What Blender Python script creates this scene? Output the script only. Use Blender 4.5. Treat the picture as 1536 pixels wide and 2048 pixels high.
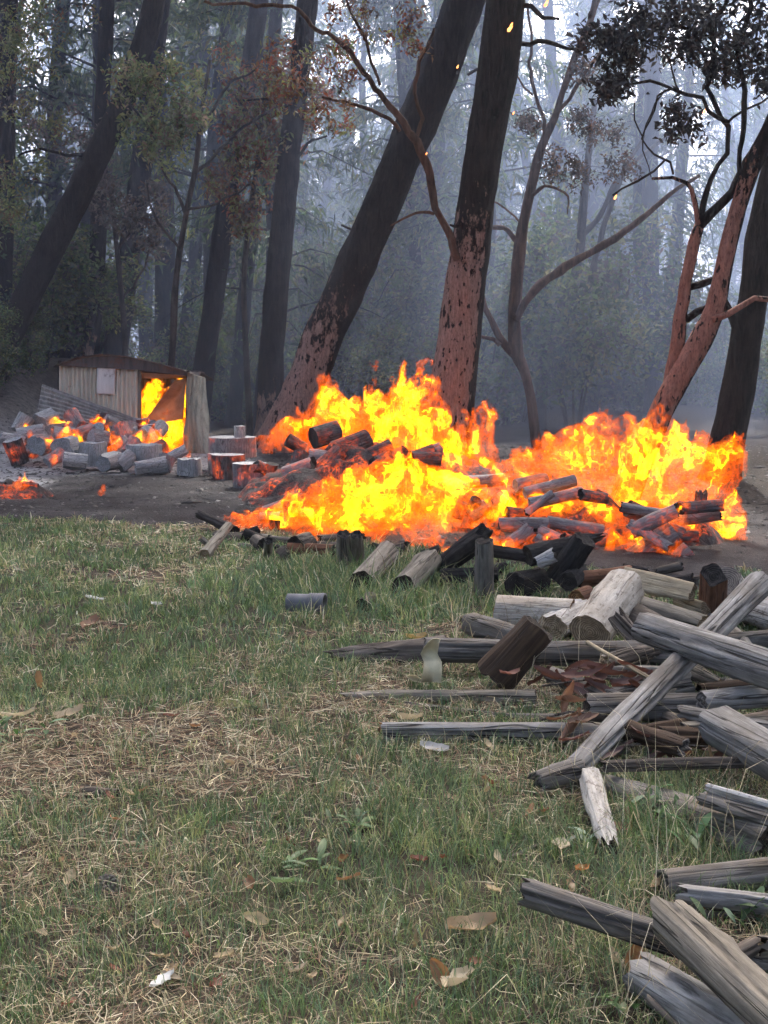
import bpy, math, random, os
import numpy as np
from mathutils import Vector, Matrix, Quaternion

# ------------------------------------------------------------------ camera, sky, sun, exposure
scene = bpy.context.scene
for o in list(bpy.data.objects):
    bpy.data.objects.remove(o)
C = scene.collection
CAM_Z = 1.6
FPX = 2600.0                      # focal length in photo pixels
PITCH = math.atan(304.0 / FPX)    # horizon sits 304 px above the picture centre
cam_data = bpy.data.cameras.new('camera')
cam_data.sensor_fit = 'VERTICAL'
cam_data.sensor_height = 24.0
cam_data.sensor_width = 18.0
cam_data.lens = 24.0 * FPX / 2048.0
cam_data.clip_start = 0.05
cam_data.clip_end = 600.0
cam = bpy.data.objects.new('camera', cam_data)
C.objects.link(cam)
cam.location = (0, 0, CAM_Z)
cam.rotation_euler = (math.pi / 2 - PITCH, 0, 0)
scene.camera = cam

SUN_EL, SUN_AZ = math.radians(44), math.radians(14)   # azimuth from +Y towards +X: behind the trees, filtered by their crowns
world = bpy.data.worlds.new('World')
scene.world = world
world.use_nodes = True
wn = world.node_tree
bg = wn.nodes['Background']
sky = wn.nodes.new('ShaderNodeTexSky')
sky.sky_type = 'NISHITA'
sky.sun_disc = False
sky.sun_elevation = SUN_EL
sky.sun_rotation = SUN_AZ
sky.air_density = 0.6
sky.ozone_density = 0.0
sky.dust_density = 8.0
wn.links.new(sky.outputs[0], bg.inputs[0])
bg.inputs[1].default_value = 0.15
sun_data = bpy.data.lights.new('sun', 'SUN')
sun_data.energy = 2.6
sun_data.angle = math.radians(2)
sun_data.color = (1.0, 0.96, 0.9)
sun = bpy.data.objects.new('sun', sun_data)
C.objects.link(sun)
sd = Vector((math.sin(SUN_AZ) * math.cos(SUN_EL), math.cos(SUN_AZ) * math.cos(SUN_EL), math.sin(SUN_EL)))
sun.rotation_euler = (-sd).to_track_quat('-Z', 'Y').to_euler()

scene.view_settings.view_transform = 'Standard'
scene.view_settings.look = 'None'
scene.view_settings.gamma = 1.0
scene.view_settings.use_curve_mapping = False
scene.view_settings.exposure = 2.05
scene.render.engine = 'CYCLES'
cy = scene.cycles
cy.use_denoising = True
cy.use_adaptive_sampling = True
cy.adaptive_threshold = 0.04
cy.max_bounces = 4
cy.diffuse_bounces = 2
cy.glossy_bounces = 2
cy.volume_bounces = 0
cy.transparent_max_bounces = 48
cy.sample_clamp_indirect = 3.0
cy.use_light_tree = True
cy.caustics_reflective = False
cy.caustics_refractive = False

# ------------------------------------------------------------------ pixel <-> place helpers
cp, sp_ = math.cos(PITCH), math.sin(PITCH)
def ray(px, py):
    a = (px - 768.0) / FPX
    b = (1024.0 - py) / FPX
    return Vector((a, cp + b * sp_, -sp_ + b * cp))
def P(px, py, Y):                  # point on the pixel's ray at distance Y along the ground
    d = ray(px, py)
    return Vector((0, 0, CAM_Z)) + d * (Y / d.y)
def Gd(px, py, z=0.0):             # point on the pixel's ray at height z
    d = ray(px, py)
    return Vector((0, 0, CAM_Z)) + d * ((z - CAM_Z) / d.z)
def project(x, y, z):
    v = z - CAM_Z
    fw = y * cp - v * sp_
    up = y * sp_ + v * cp
    return 768 + FPX * x / fw, 1024 - FPX * up / fw

# ------------------------------------------------------------------ noise (numpy value noise)
_rng = np.random.default_rng(7)
_T = _rng.random(65536).astype(np.float32)
def vnoise(x, y, z, seed=0):
    xi = np.floor(x); yi = np.floor(y); zi = np.floor(z)
    fx = (x - xi).astype(np.float32); fy = (y - yi).astype(np.float32); fz = (z - zi).astype(np.float32)
    fx = fx * fx * (3 - 2 * fx); fy = fy * fy * (3 - 2 * fy); fz = fz * fz * (3 - 2 * fz)
    xi = xi.astype(np.int64); yi = yi.astype(np.int64); zi = zi.astype(np.int64)
    def h(a, b, c):
        k = (a * 73856093) ^ (b * 19349663) ^ (c * 83492791) ^ (seed * 2654435761 + 12345)
        k = (k ^ (k >> 13)) * 1274126177
        return _T[(k ^ (k >> 16)) & 65535]
    c00 = h(xi, yi, zi) * (1 - fx) + h(xi + 1, yi, zi) * fx
    c10 = h(xi, yi + 1, zi) * (1 - fx) + h(xi + 1, yi + 1, zi) * fx
    c01 = h(xi, yi, zi + 1) * (1 - fx) + h(xi + 1, yi, zi + 1) * fx
    c11 = h(xi, yi + 1, zi + 1) * (1 - fx) + h(xi + 1, yi + 1, zi + 1) * fx
    return (c00 * (1 - fy) + c10 * fy) * (1 - fz) + (c01 * (1 - fy) + c11 * fy) * fz
def n2(x, y, s, seed=0):
    x = np.asarray(x, dtype=np.float64); y = np.asarray(y, dtype=np.float64)
    return vnoise(x / s, y / s, np.zeros_like(x) + 0.37, seed)
def sstep(a, b, x):
    t = np.clip((x - a) / (b - a), 0, 1)
    return t * t * (3 - 2 * t)

# ------------------------------------------------------------------ ground height and zones
GRASS_EDGE_X = [-900, 0, 300, 400, 520, 700, 860, 1000, 1100, 1300, 1536, 2400]
GRASS_EDGE_Y = [1030, 1038, 1045, 1058, 1072, 1088, 1110, 1135, 1160, 1175, 1175, 1175]
def gz(x, y):
    x = np.asarray(x, dtype=np.float64); y = np.asarray(y, dtype=np.float64)
    z = (n2(x, y, 1.7, 1) - 0.5) * 0.05 + (n2(x, y, 0.55, 2) - 0.5) * 0.03
    z = z * sstep(40, 25, y) + sstep(30, 60, y) * (n2(x, y, 9, 3) - 0.5) * 1.0
    bank = sstep(-5.3, -7.6, x) * sstep(20.2, 25.5, y) * sstep(60, 34, y)
    z = z + bank * (1.45 + (n2(x, y, 1.1, 4) - 0.5) * 0.7)
    return z
def g1(x, y):
    return float(gz(np.array([x]), np.array([y]))[0])
def G(px, py, dz=0.0):             # where the pixel's ray meets the ground (plus dz)
    z = dz
    for _ in range(6):
        p = Gd(px, py, z)
        if p.y > 60 or p.y < 0:
            break
        z = g1(p.x, p.y) + dz
    return p
def zone(x, y):                    # >0 inside the grass
    z = np.zeros_like(x)
    fw = y * cp + CAM_Z * sp_
    px = 768 + FPX * x / np.maximum(fw, 0.5)
    py = 1024 - FPX * (y * sp_ - CAM_Z * cp) / np.maximum(fw, 0.5)
    e = np.interp(px, GRASS_EDGE_X, GRASS_EDGE_Y)
    ye = 4160.0 / (e - 720.0)
    return ye - y + (n2(x, y, 0.7, 5) - 0.5) * 1.3 + (n2(x, y, 0.25, 6) - 0.5) * 0.5

# ------------------------------------------------------------------ object helpers
def link(o, parent=None):
    C.objects.link(o)
    if parent is not None:
        o.parent = parent
    return o
def tag(o, label=None, cat=None, group=None, kind=None):
    if label: o['label'] = label
    if cat: o['category'] = cat
    if group: o['group'] = group
    if kind: o['kind'] = kind
    return o
def empty(name, loc, label=None, cat=None, group=None, rot=None):
    o = bpy.data.objects.new(name, None)
    o.empty_display_size = 0.1
    C.objects.link(o)
    o.location = loc
    if rot is not None:
        o.rotation_mode = 'QUATERNION'
        o.rotation_quaternion = rot
    return tag(o, label, cat, group)
def mesh_np(name, V, F, smooth=True, mats=(), attrs=None):
    """V (n,3) array, F list of faces or (m,k) int array."""
    me = bpy.data.meshes.new(name)
    V = np.asarray(V, dtype=np.float32)
    if isinstance(F, np.ndarray):
        m, k = F.shape
        me.vertices.add(len(V)); me.vertices.foreach_set('co', V.ravel())
        me.loops.add(m * k); me.loops.foreach_set('vertex_index', F.astype(np.int32).ravel())
        me.polygons.add(m)
        me.polygons.foreach_set('loop_start', np.arange(0, m * k, k, dtype=np.int32))
        me.update(calc_edges=True)
    else:
        me.from_pydata([tuple(v) for v in V], [], F)
        me.update()
    if smooth:
        me.polygons.foreach_set('use_smooth', np.ones(len(me.polygons), dtype=bool))
    for m_ in mats:
        me.materials.append(m_)
    if attrs:
        for k_, arr in attrs.items():
            arr = np.asarray(arr, dtype=np.float32)
            if arr.ndim == 1:
                a = me.attributes.new(k_, 'FLOAT', 'POINT'); a.data.foreach_set('value', arr)
            else:
                a = me.attributes.new(k_, 'FLOAT_COLOR', 'POINT')
                a.data.foreach_set('color', np.c_[arr, np.ones(len(arr))].astype(np.float32).ravel())
    return me
def add(name, me, parent=None):
    return link(bpy.data.objects.new(name, me), parent)
def frame_quat(zdir, roll=0.0):
    q = Vector(zdir).normalized().to_track_quat('Z', 'Y')
    return q @ Quaternion((0, 0, 1), roll)

# ------------------------------------------------------------------ materials
class NT:
    def __init__(s, name):
        s.m = bpy.data.materials.new(name); s.m.use_nodes = True
        s.t = s.m.node_tree; s.t.nodes.clear()
        s.out = s.t.nodes.new('ShaderNodeOutputMaterial')
    def n(s, typ, ins=None, **kw):
        nd = s.t.nodes.new('ShaderNode' + typ)
        for k, v in kw.items():
            setattr(nd, k, v)
        for k, v in (ins or {}).items():
            s.set(nd.inputs[k], v)
        return nd
    def set(s, sock, v):
        if isinstance(v, bpy.types.NodeSocket): s.t.links.new(v, sock)
        elif isinstance(v, bpy.types.Node): s.t.links.new(v.outputs[0], sock)
        else:
            if sock.type == 'RGBA' and len(v) == 3: v = (*v, 1)
            sock.default_value = v
    def coords(s, scale=(1, 1, 1), loc=(0, 0, 0), rnd=True, kind='Object'):
        tc = s.n('TexCoord')
        mp = s.n('Mapping', {'Vector': tc.outputs[kind], 'Scale': scale, 'Location': loc})
        if not rnd: return mp.outputs[0]
        oi = s.n('ObjectInfo')
        ad = s.n('VectorMath', {0: mp.outputs[0]}, operation='ADD')
        sc = s.n('VectorMath', {0: oi.outputs['Random']}, operation='SCALE'); sc.inputs['Scale'].default_value = 37.0
        s.t.links.new(sc.outputs[0], ad.inputs[1])
        return ad.outputs[0]
    def noise(s, vec, scale, detail=4, rough=0.55, dist=0.0):
        return s.n('TexNoise', {'Vector': vec, 'Scale': scale, 'Detail': detail, 'Roughness': rough, 'Distortion': dist}).outputs['Fac']
    def ramp(s, fac, stops, interp='LINEAR'):
        r = s.n('ValToRGB', {'Fac': fac}); cr = r.color_ramp; cr.interpolation = interp
        while len(cr.elements) < len(stops): cr.elements.new(0.5)
        for e, (p, c) in zip(cr.elements, stops):
            e.position = p
            if isinstance(c, (int, float)): c = (c, c, c)
            e.color = (*c, 1)
        return r.outputs[0]
    def mix(s, fac, a, b, blend='MIX'):
        nd = s.n('Mix', data_type='RGBA', blend_type=blend)
        s.set(nd.inputs['Factor'], fac); s.set(nd.inputs['A'], a); s.set(nd.inputs['B'], b)
        return nd.outputs['Result']
    def math(s, op, a, b=0.0, c=None):
        nd = s.n('Math', {0: a, 1: b}, operation=op)
        if c is not None: s.set(nd.inputs[2], c)
        return nd.outputs[0]
    def attr(s, name, out='Color'):
        return s.n('Attribute', attribute_name=name).outputs[out]
    def principled(s, color, rough=0.85, bump=None, bstr=0.4, bdist=0.01, emis=None, estr=0.0, spec=0.3, metal=0.0):
        b = s.n('BsdfPrincipled', {'Base Color': color, 'Roughness': rough, 'Metallic': metal})
        b.inputs['Specular IOR Level'].default_value = spec
        if bump is not None:
            bp = s.n('Bump', {'Height': bump, 'Strength': bstr, 'Distance': bdist})
            s.t.links.new(bp.outputs[0], b.inputs['Normal'])
        if emis is not None:
            s.set(b.inputs['Emission Color'], emis); s.set(b.inputs['Emission Strength'], estr)
        s.t.links.new(b.outputs[0], s.out.inputs['Surface'])
        return s.m
M = {}
def wood_mat(name, dark, mid, light, crackscale=26.0, crack=0.5, speck=None, specks=0.0, moss=None, brown=None):
    t = NT(name)
    v = t.coords((1, 1, 0.045))
    v2 = t.coords((1, 1, 0.6))
    g1_ = t.noise(v, 60, 5, 0.65, 0.3)
    g2_ = t.noise(v, 14, 4, 0.6, 0.5)
    patch = t.noise(v2, 5, 4, 0.6)
    col = t.ramp(t.math('ADD', t.math('MULTIPLY', g1_, 0.5), t.math('MULTIPLY', g2_, 0.5)), [(0.3, dark), (0.5, mid), (0.68, light)])
    mott = t.noise(t.coords((1, 1, 0.3)), 22, 6, 0.7)
    col = t.mix(1.0, col, t.ramp(mott, [(0.3, 0.55), (0.5, 0.95), (0.7, 1.25)]), 'MULTIPLY')
    if brown is not None:
        col = t.mix(t.ramp(patch, [(0.45, 0.0), (0.65, 0.75)]), col, brown)
    ck = t.n('TexNoise', {'Vector': v, 'Scale': crackscale, 'Detail': 2, 'Roughness': 0.5, 'Distortion': 0.4}).outputs['Fac']
    line = t.math('ABSOLUTE', t.math('SUBTRACT', ck, 0.5))
    lm = t.ramp(line, [(0.0, 1.0), (0.012, 0.9), (0.035, 0.0)])
    brk = t.ramp(t.noise(t.coords((1, 1, 0.12)), 9, 3), [(0.42, 0.0), (0.58, 1.0)])
    lm = t.math('MULTIPLY', lm, brk)
    col = t.mix(t.math('MULTIPLY', lm, crack + 0.35), col, (dark[0] * 0.25, dark[1] * 0.22, dark[2] * 0.2))
    if speck is not None:
        vs = t.coords((1, 1, 0.8))
        sm = t.ramp(t.noise(vs, 34, 6, 0.75), [(0.54, 0.0), (0.62, specks)])
        col = t.mix(sm, col, speck)
    h = t.math('SUBTRACT', t.math('ADD', g1_, t.math('MULTIPLY', g2_, 0.6)), t.math('MULTIPLY', lm, 1.6))
    M[name] = t.principled(col, 0.85, h, 0.9, 0.006)
wood_mat('grey_wood', (0.085, 0.08, 0.072), (0.215, 0.208, 0.195), (0.40, 0.40, 0.385), crack=0.65, brown=(0.13, 0.115, 0.095))
wood_mat('dim_wood', (0.075, 0.068, 0.06), (0.15, 0.14, 0.125), (0.27, 0.26, 0.24), crack=0.6, brown=(0.12, 0.095, 0.07))
wood_mat('tan_wood', (0.10, 0.088, 0.07), (0.19, 0.17, 0.135), (0.31, 0.285, 0.235), crack=0.5)
wood_mat('brown_wood', (0.012, 0.007, 0.004), (0.045, 0.026, 0.014), (0.12, 0.075, 0.04), crack=0.4, brown=(0.02, 0.012, 0.008))
wood_mat('bark_wood', (0.04, 0.033, 0.026), (0.10, 0.082, 0.066), (0.2, 0.175, 0.15), crack=0.5)
wood_mat('pale_wood', (0.30, 0.26, 0.20), (0.52, 0.475, 0.40), (0.66, 0.62, 0.55), crack=0.3, speck=(0.16, 0.13, 0.10), specks=0.7, brown=(0.36, 0.30, 0.23))
wood_mat('white_wood', (0.22, 0.20, 0.17), (0.46, 0.44, 0.40), (0.66, 0.64, 0.60), crack=0.5, speck=(0.10, 0.08, 0.06), specks=0.7)
wood_mat('split_wood', (0.22, 0.165, 0.095), (0.38, 0.31, 0.2), (0.5, 0.43, 0.31), crack=0.3)
wood_mat('red_wood', (0.08, 0.03, 0.015), (0.17, 0.075, 0.04), (0.25, 0.13, 0.08), crack=0.4)
def cut_mat(name, dark, light):
    t = NT(name)
    tc = t.n('TexCoord'); sx = t.n('SeparateXYZ', {0: tc.outputs['Object']})
    r = t.math('SQRT', t.math('ADD', t.math('MULTIPLY', sx.outputs[0], sx.outputs[0]), t.math('MULTIPLY', sx.outputs[1], sx.outputs[1])))
    nz = t.noise(t.coords(), 9, 3)
    rings = t.math('SINE', t.math('ADD', t.math('MULTIPLY', r, 520.0), t.math('MULTIPLY', nz, 9.0)))
    rr = t.math('MULTIPLY_ADD', rings, 0.25, t.noise(t.coords(), 40, 4))
    col = t.ramp(rr, [(0.2, dark), (0.8, light)])
    M[name] = t.principled(col, 0.9, rr, 0.5, 0.004)
cut_mat('cut_grey', (0.05, 0.045, 0.04), (0.19, 0.17, 0.15))
cut_mat('cut_dark', (0.012, 0.009, 0.007), (0.06, 0.045, 0.033))
cut_mat('cut_tan', (0.14, 0.10, 0.06), (0.36, 0.27, 0.17))
cut_mat('cut_orange', (0.07, 0.03, 0.01), (0.30, 0.16, 0.06))
cut_mat('cut_ash', (0.13, 0.13, 0.135), (0.42, 0.42, 0.43))
cut_mat('cut_char', (0.006, 0.005, 0.005), (0.03, 0.026, 0.024))
def char_mat(name, dark, ash, ashamt, ember, espread=0.0, cells=26.0):
    t = NT(name)
    v = t.coords((1, 1, 0.33))
    wv = t.n('TexNoise', {'Vector': v, 'Scale': 9.0, 'Detail': 3})
    dv = t.n('VectorMath', {0: wv.outputs['Color']}, operation='SCALE'); dv.inputs['Scale'].default_value = 0.09
    vv = t.n('VectorMath', {0: v, 1: dv.outputs[0]}, operation='ADD').outputs[0]
    edge = t.n('TexVoronoi', {'Vector': vv, 'Scale': cells}, feature='DISTANCE_TO_EDGE').outputs['Distance']
    nz = t.noise(t.coords(), 7, 5, 0.65)
    fib = t.noise(t.coords((1, 1, 0.05)), 55, 5, 0.65, 0.4)
    am = t.ramp(t.math('MULTIPLY_ADD', fib, 0.55, t.math('MULTIPLY', nz, 0.5)), [(0.44 - 0.3 * ashamt, 0.0), (0.74 - 0.25 * ashamt, 1.0)])
    col = t.mix(t.math('MULTIPLY', am, min(1.0, 0.35 + ashamt)), dark, ash)
    ck = t.math('MULTIPLY', t.ramp(edge, [(0.0, 1.0), (0.03, 0.5), (0.07, 0.0)]), t.ramp(nz, [(0.42, 0.1), (0.6, 1.0)]))
    col = t.mix(t.math('MULTIPLY', ck, 0.8), col, (0.008, 0.007, 0.007))
    h = t.math('ADD', t.math('MULTIPLY', edge, 1.0), t.math('MULTIPLY', fib, 0.7))
    if ember > 0:
        em = t.ramp(t.noise(t.coords(), 3.4, 5, 0.65), [(0.50 - espread, 0.0), (0.80 - espread, 1.0)])
        ek = t.math('MULTIPLY', t.math('ADD', t.math('MULTIPLY', ck, 0.6), t.ramp(t.noise(t.coords(), 22, 6, 0.75), [(0.48, 0.0), (0.85, 0.7)])), em)
        hot = t.ramp(ek, [(0.0, (1.0, 0.09, 0.008)), (0.7, (1.0, 0.26, 0.03))])
        M[name] = t.principled(col, 0.95, h, 0.9, 0.012, hot, t.math('MULTIPLY', ek, ember), spec=0.1)
    else:
        M[name] = t.principled(col, 0.95, h, 0.9, 0.012, spec=0.15)
char_mat('char', (0.009, 0.008, 0.008), (0.09, 0.085, 0.085), 0.15, 0.0)
char_mat('char_ember', (0.012, 0.010, 0.010), (0.20, 0.19, 0.19), 0.30, 1.5, 0.05)
char_mat('ash_wood', (0.06, 0.058, 0.058), (0.42, 0.415, 0.41), 0.6, 0.0)
char_mat('ash_ember', (0.05, 0.045, 0.045), (0.33, 0.32, 0.32), 0.50, 1.2, 0.02)
char_mat('coal_bed', (0.02, 0.016, 0.016), (0.16, 0.15, 0.15), 0.15, 1.5, 0.06, 14.0)
def simple(name, c, rough=0.9, var=0.3, sc=6.0, bstr=0.3, metal=0.0, spec=0.3):
    t = NT(name)
    nz = t.noise(t.coords(), sc, 5, 0.6)
    d = tuple(x * (1 - var) for x in c); l = tuple(min(1, x * (1 + var)) for x in c)
    M[name] = t.principled(t.ramp(nz, [(0.3, d), (0.7, l)]), rough, nz, bstr, 0.01, metal=metal, spec=spec)

# leaves and blades: each leaf carries its own colour
def leafmat(name, transl=0.45, rough=0.6):
    t = NT(name)
    col = t.attr('col')
    d = t.n('BsdfDiffuse', {'Color': col})
    tr = t.n('BsdfTranslucent', {'Color': col})
    gl = t.n('BsdfGlossy', {'Color': (1, 1, 1), 'Roughness': rough})
    m1 = t.n('MixShader', {0: transl, 1: d.outputs[0], 2: tr.outputs[0]})
    m2 = t.n('MixShader', {0: 0.04, 1: m1.outputs[0], 2: gl.outputs[0]})
    t.t.links.new(m2.outputs[0], t.out.inputs['Surface'])
    M[name] = t.m
leafmat('leaf'); leafmat('blade', 0.35, 0.5)

# tree bark: dark furrowed bark; where the fire flaked it off, inner bark, tinted pink for the fire's glow too, with dark plates left on it
def bark_mat(name, dark, mid, inner=None, plate=(0.022, 0.014, 0.012), furrow=1.0, attrname='flake'):
    t = NT(name)
    v = t.coords((1, 1, 0.16)); vr = t.coords((1, 1, 1))
    f1 = t.noise(v, 16 * furrow, 6, 0.7, 0.6); f2 = t.noise(vr, 3.0, 4, 0.6)
    col = t.ramp(t.math('MULTIPLY_ADD', f2, 0.35, t.math('MULTIPLY', f1, 0.65)), [(0.40, dark), (0.60, mid)])
    h = f1
    if inner is not None:
        fl = t.attr(attrname, 'Fac')
        wn_ = t.n('TexNoise', {'Vector': t.coords((1, 1, 0.5)), 'Scale': 7.0, 'Detail': 4, 'Roughness': 0.7})
        wsc = t.n('VectorMath', {0: wn_.outputs['Color']}, operation='SCALE'); wsc.inputs['Scale'].default_value = 0.16
        sv = t.n('VectorMath', {0: t.coords((1, 1, 0.42)), 1: wsc.outputs[0]}, operation='ADD').outputs[0]
        spots = t.n('TexVoronoi', {'Vector': sv, 'Scale': 13.0, 'Randomness': 1.0})
        big = t.noise(t.coords((1, 1, 0.6)), 4.0, 4, 0.7)
        sd_ = t.math('ADD', spots.outputs['Distance'], t.math('MULTIPLY', t.math('SUBTRACT', big, 0.5), -1.3))
        sm = t.ramp(sd_, [(0.20, 1.0), (0.27, 0.0)])
        fine = t.ramp(t.noise(t.coords((1, 1, 0.4)), 42, 5, 0.75), [(0.50, 0.0), (0.60, 0.75)])
        inn = t.ramp(t.noise(v, 30, 5, 0.65), [(0.3, tuple(x * 0.5 for x in inner)), (0.7, inner)])
        inn = t.mix(fine, inn, tuple(x * 0.35 for x in inner))
        inn = t.mix(sm, inn, plate)
        fm = t.math('ADD', fl, t.math('MULTIPLY', t.math('SUBTRACT', t.noise(t.coords((1, 1, 0.45)), 9, 7, 0.75), 0.5), 2.4))
        fm = t.ramp(fm, [(0.44, 0.0), (0.54, 1.0)])
        col = t.mix(fm, col, inn)
        h = t.math('ADD', t.math('MULTIPLY', f1, t.math('SUBTRACT', 1.0, t.math('MULTIPLY', fm, 0.75))), t.math('MULTIPLY', t.math('MULTIPLY', sm, fm), 0.5))
    M[name] = t.principled(col, 0.9, h, 1.0, 0.06, spec=0.15)
bark_mat('bark_dark', (0.009, 0.007, 0.007), (0.036, 0.027, 0.025), furrow=1.3)
bark_mat('bark_burnt', (0.008, 0.006, 0.006), (0.034, 0.024, 0.022), inner=(0.38, 0.235, 0.19), furrow=1.4)
bark_mat('bark_raw', (0.010, 0.007, 0.007), (0.04, 0.024, 0.02), inner=(0.38, 0.18, 0.13), furrow=1.6)
bark_mat('bark_smooth', (0.05, 0.028, 0.02), (0.15, 0.085, 0.06), furrow=0.7)
bark_mat('bark_grey', (0.035, 0.03, 0.028), (0.10, 0.085, 0.078), furrow=1.0)
# ------------------------------------------------------------------ ground sheet
def axis(lo, hi, fine_lo, fine_hi, step, far):
    a = list(np.arange(fine_lo, fine_hi + 1e-6, step))
    s = step; x = fine_hi
    while x < hi:
        s *= far; x += s; a.append(min(x, hi))
    s = step; x = fine_lo
    while x > lo:
        s *= far; x -= s; a.insert(0, max(x, lo))
    return np.array(a)
gx_ = axis(-150, 150, -9, 9, 0.11, 1.25); gy_ = axis(-40, 170, 2, 28, 0.11, 1.25)
GX, GY = np.meshgrid(gx_, gy_, indexing='ij')
GX = GX.ravel(); GY = GY.ravel(); GZ = gz(GX, GY)
nx_, ny_ = len(gx_), len(gy_)
I = (np.arange(nx_ - 1)[:, None] * ny_ + np.arange(ny_ - 1)[None]).ravel()
GF = np.stack([I, I + ny_, I + ny_ + 1, I + 1], 1)
zg = zone(GX, GY)
burn = sstep(0.25, -0.35, zg) * sstep(40, 30, GY)
litter_smoke = np.maximum(sstep(24, 28, GY), sstep(13, 15, GY) * sstep(1.5, 2.8, GX - 0.06 * GY))  # leaf litter at the back; right of the fire, darkening painted for dark smoke
# pale ash lies round the burnt firewood and to the left of the clearing
gpx, gpy = project(GX, np.maximum(GY, 1.0), GZ)
ash = sstep(17.0, 19.5, GY) * sstep(27, 24, GY) * sstep(-1.5, -3.0, GX) * (0.35 + 0.9 * n2(GX, GY, 0.8, 8))
ash = np.maximum(ash, sstep(-4.0, -5.0, GX) * sstep(13.6, 15.5, GY) * sstep(26, 20, GY) * n2(GX, GY, 0.5, 9) * 1.3)
ash = np.clip(ash, 0, 1) * burn
bankm = sstep(-5.5, -7.0, GX) * sstep(21, 24, GY)
t = NT('ground')
tc = t.n('TexCoord').outputs['Object']
nA = t.noise(tc, 1.3, 6, 0.65); nB = t.noise(tc, 9.0, 6, 0.7); nC = t.noise(tc, 45.0, 4, 0.7); nD = t.noise(tc, 150.0, 3, 0.6)
soil = t.ramp(t.math('MULTIPLY_ADD', nB, 0.6, t.math('MULTIPLY', nC, 0.4)), [(0.3, (0.014, 0.011, 0.009)), (0.5, (0.04, 0.032, 0.024)), (0.7, (0.095, 0.075, 0.054))])
soil = t.mix(t.ramp(nA, [(0.42, 0.0), (0.62, 0.7)]), soil, t.ramp(nC, [(0.35, (0.03, 0.034, 0.018)), (0.65, (0.10, 0.09, 0.055))]))
scorched = t.ramp(t.math('MULTIPLY_ADD', nA, 0.5, t.math('MULTIPLY', nC, 0.5)), [(0.36, (0.006, 0.0055, 0.006)), (0.5, (0.022, 0.020, 0.021)), (0.64, (0.075, 0.07, 0.072))])
scorched = t.mix(t.ramp(nD, [(0.64, 0.0), (0.70, 0.8)]), scorched, (0.24, 0.23, 0.23))
ashc = t.ramp(t.math('MULTIPLY_ADD', nB, 0.6, t.math('MULTIPLY', nC, 0.4)), [(0.3, (0.05, 0.05, 0.052)), (0.5, (0.25, 0.25, 0.255)), (0.68, (0.48, 0.48, 0.48))])
litter_smoke_col = t.ramp(nC, [(0.3, (0.008, 0.006, 0.005)), (0.7, (0.034, 0.025, 0.018))])
am = t.math('MULTIPLY', t.attr('ash', 'Fac'), t.math('MULTIPLY_ADD', nB, 1.6, 0.1))
col = t.mix(t.attr('burn', 'Fac'), soil, scorched)
col = t.mix(t.ramp(am, [(0.12, 0.0), (0.55, 0.95)]), col, ashc)
col = t.mix(t.attr('litter_smoke', 'Fac'), col, litter_smoke_col)
col = t.mix(t.math('MULTIPLY', t.attr('bank', 'Fac'), 0.85), col, t.ramp(nB, [(0.3, (0.05, 0.04, 0.034)), (0.7, (0.17, 0.145, 0.125))]))
h = t.math('ADD', t.math('MULTIPLY', nB, 0.6), t.math('MULTIPLY', nC, 0.5))
M['ground'] = t.principled(col, 0.95, h, 0.8, 0.03, spec=0.15)
ground = add('ground', mesh_np('ground', np.c_[GX, GY, GZ], GF, True, [M['ground']], {'burn': burn, 'ash': ash, 'litter_smoke': litter_smoke, 'bank': bankm}))
tag(ground, kind='structure')

# ------------------------------------------------------------------ smoke-filled air
def box_mesh(name, lo, hi):
    x0, y0, z0 = lo; x1, y1, z1 = hi
    V = [(x0, y0, z0), (x1, y0, z0), (x1, y1, z0), (x0, y1, z0), (x0, y0, z1), (x1, y0, z1), (x1, y1, z1), (x0, y1, z1)]
    return mesh_np(name, V, [(0, 3, 2, 1), (4, 5, 6, 7), (0, 1, 5, 4), (1, 2, 6, 5), (2, 3, 7, 6), (3, 0, 4, 7)], False)
def air(name, label, lo, hi, dens, col):
    t = NT(name)
    pv = t.n('VolumePrincipled', {'Color': col, 'Density': dens, 'Anisotropy': 0.3})
    t.t.links.new(pv.outputs[0], t.out.inputs['Volume'])
    o = add(name, box_mesh(name, lo, hi)); o.data.materials.append(t.m)
    return tag(o, label, 'smoke', kind='stuff')
air('haze', 'thin smoky air over the clearing and the wood', (-165, -45, -2.5), (165, 185, 27), 0.0010, (0.75, 0.82, 0.95))
air('smoke', 'blue grey wood smoke hanging between the trees behind the fire', (-160, 21.2, -2.2), (160, 180, 26.4), 0.0105, (0.42, 0.56, 0.92))

t = NT('plume')
tc = t.n('TexCoord').outputs['Generated']
pos = t.n('NewGeometry').outputs['Position']
mp = t.n('Mapping', {'Vector': pos, 'Rotation': (0, math.radians(28), 0), 'Scale': (0.42, 0.25, 0.13)}).outputs[0]  # density streaks slanted and stretched to stand in for sun beams
nz = t.noise(mp, 1.0, 3, 0.5, 0.3)
sx = t.n('SeparateXYZ', {0: tc})
edge = 1.0
for k in range(3):
    u = sx.outputs[k]
    e = t.math('MULTIPLY', t.math('MULTIPLY', u, t.math('SUBTRACT', 1.0, u)), 4.0)
    if k == 2: e = t.math('SUBTRACT', 1.0, t.math('POWER', u, 3.0))
    edge = t.math('MULTIPLY', edge, e) if k else e
dn = t.math('MULTIPLY', t.math('MULTIPLY', t.ramp(nz, [(0.38, 0.0), (0.68, 1.0)]), edge), 0.042)
pv = t.n('VolumePrincipled', {'Color': (0.46, 0.57, 0.84), 'Density': dn, 'Anisotropy': 0.3})
t.t.links.new(pv.outputs[0], t.out.inputs['Volume'])
pl = add('smoke', box_mesh('smoke', (-3.0, 21.4, -0.3), (8.5, 33.0, 12.0))); pl.data.materials.append(t.m)
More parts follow.
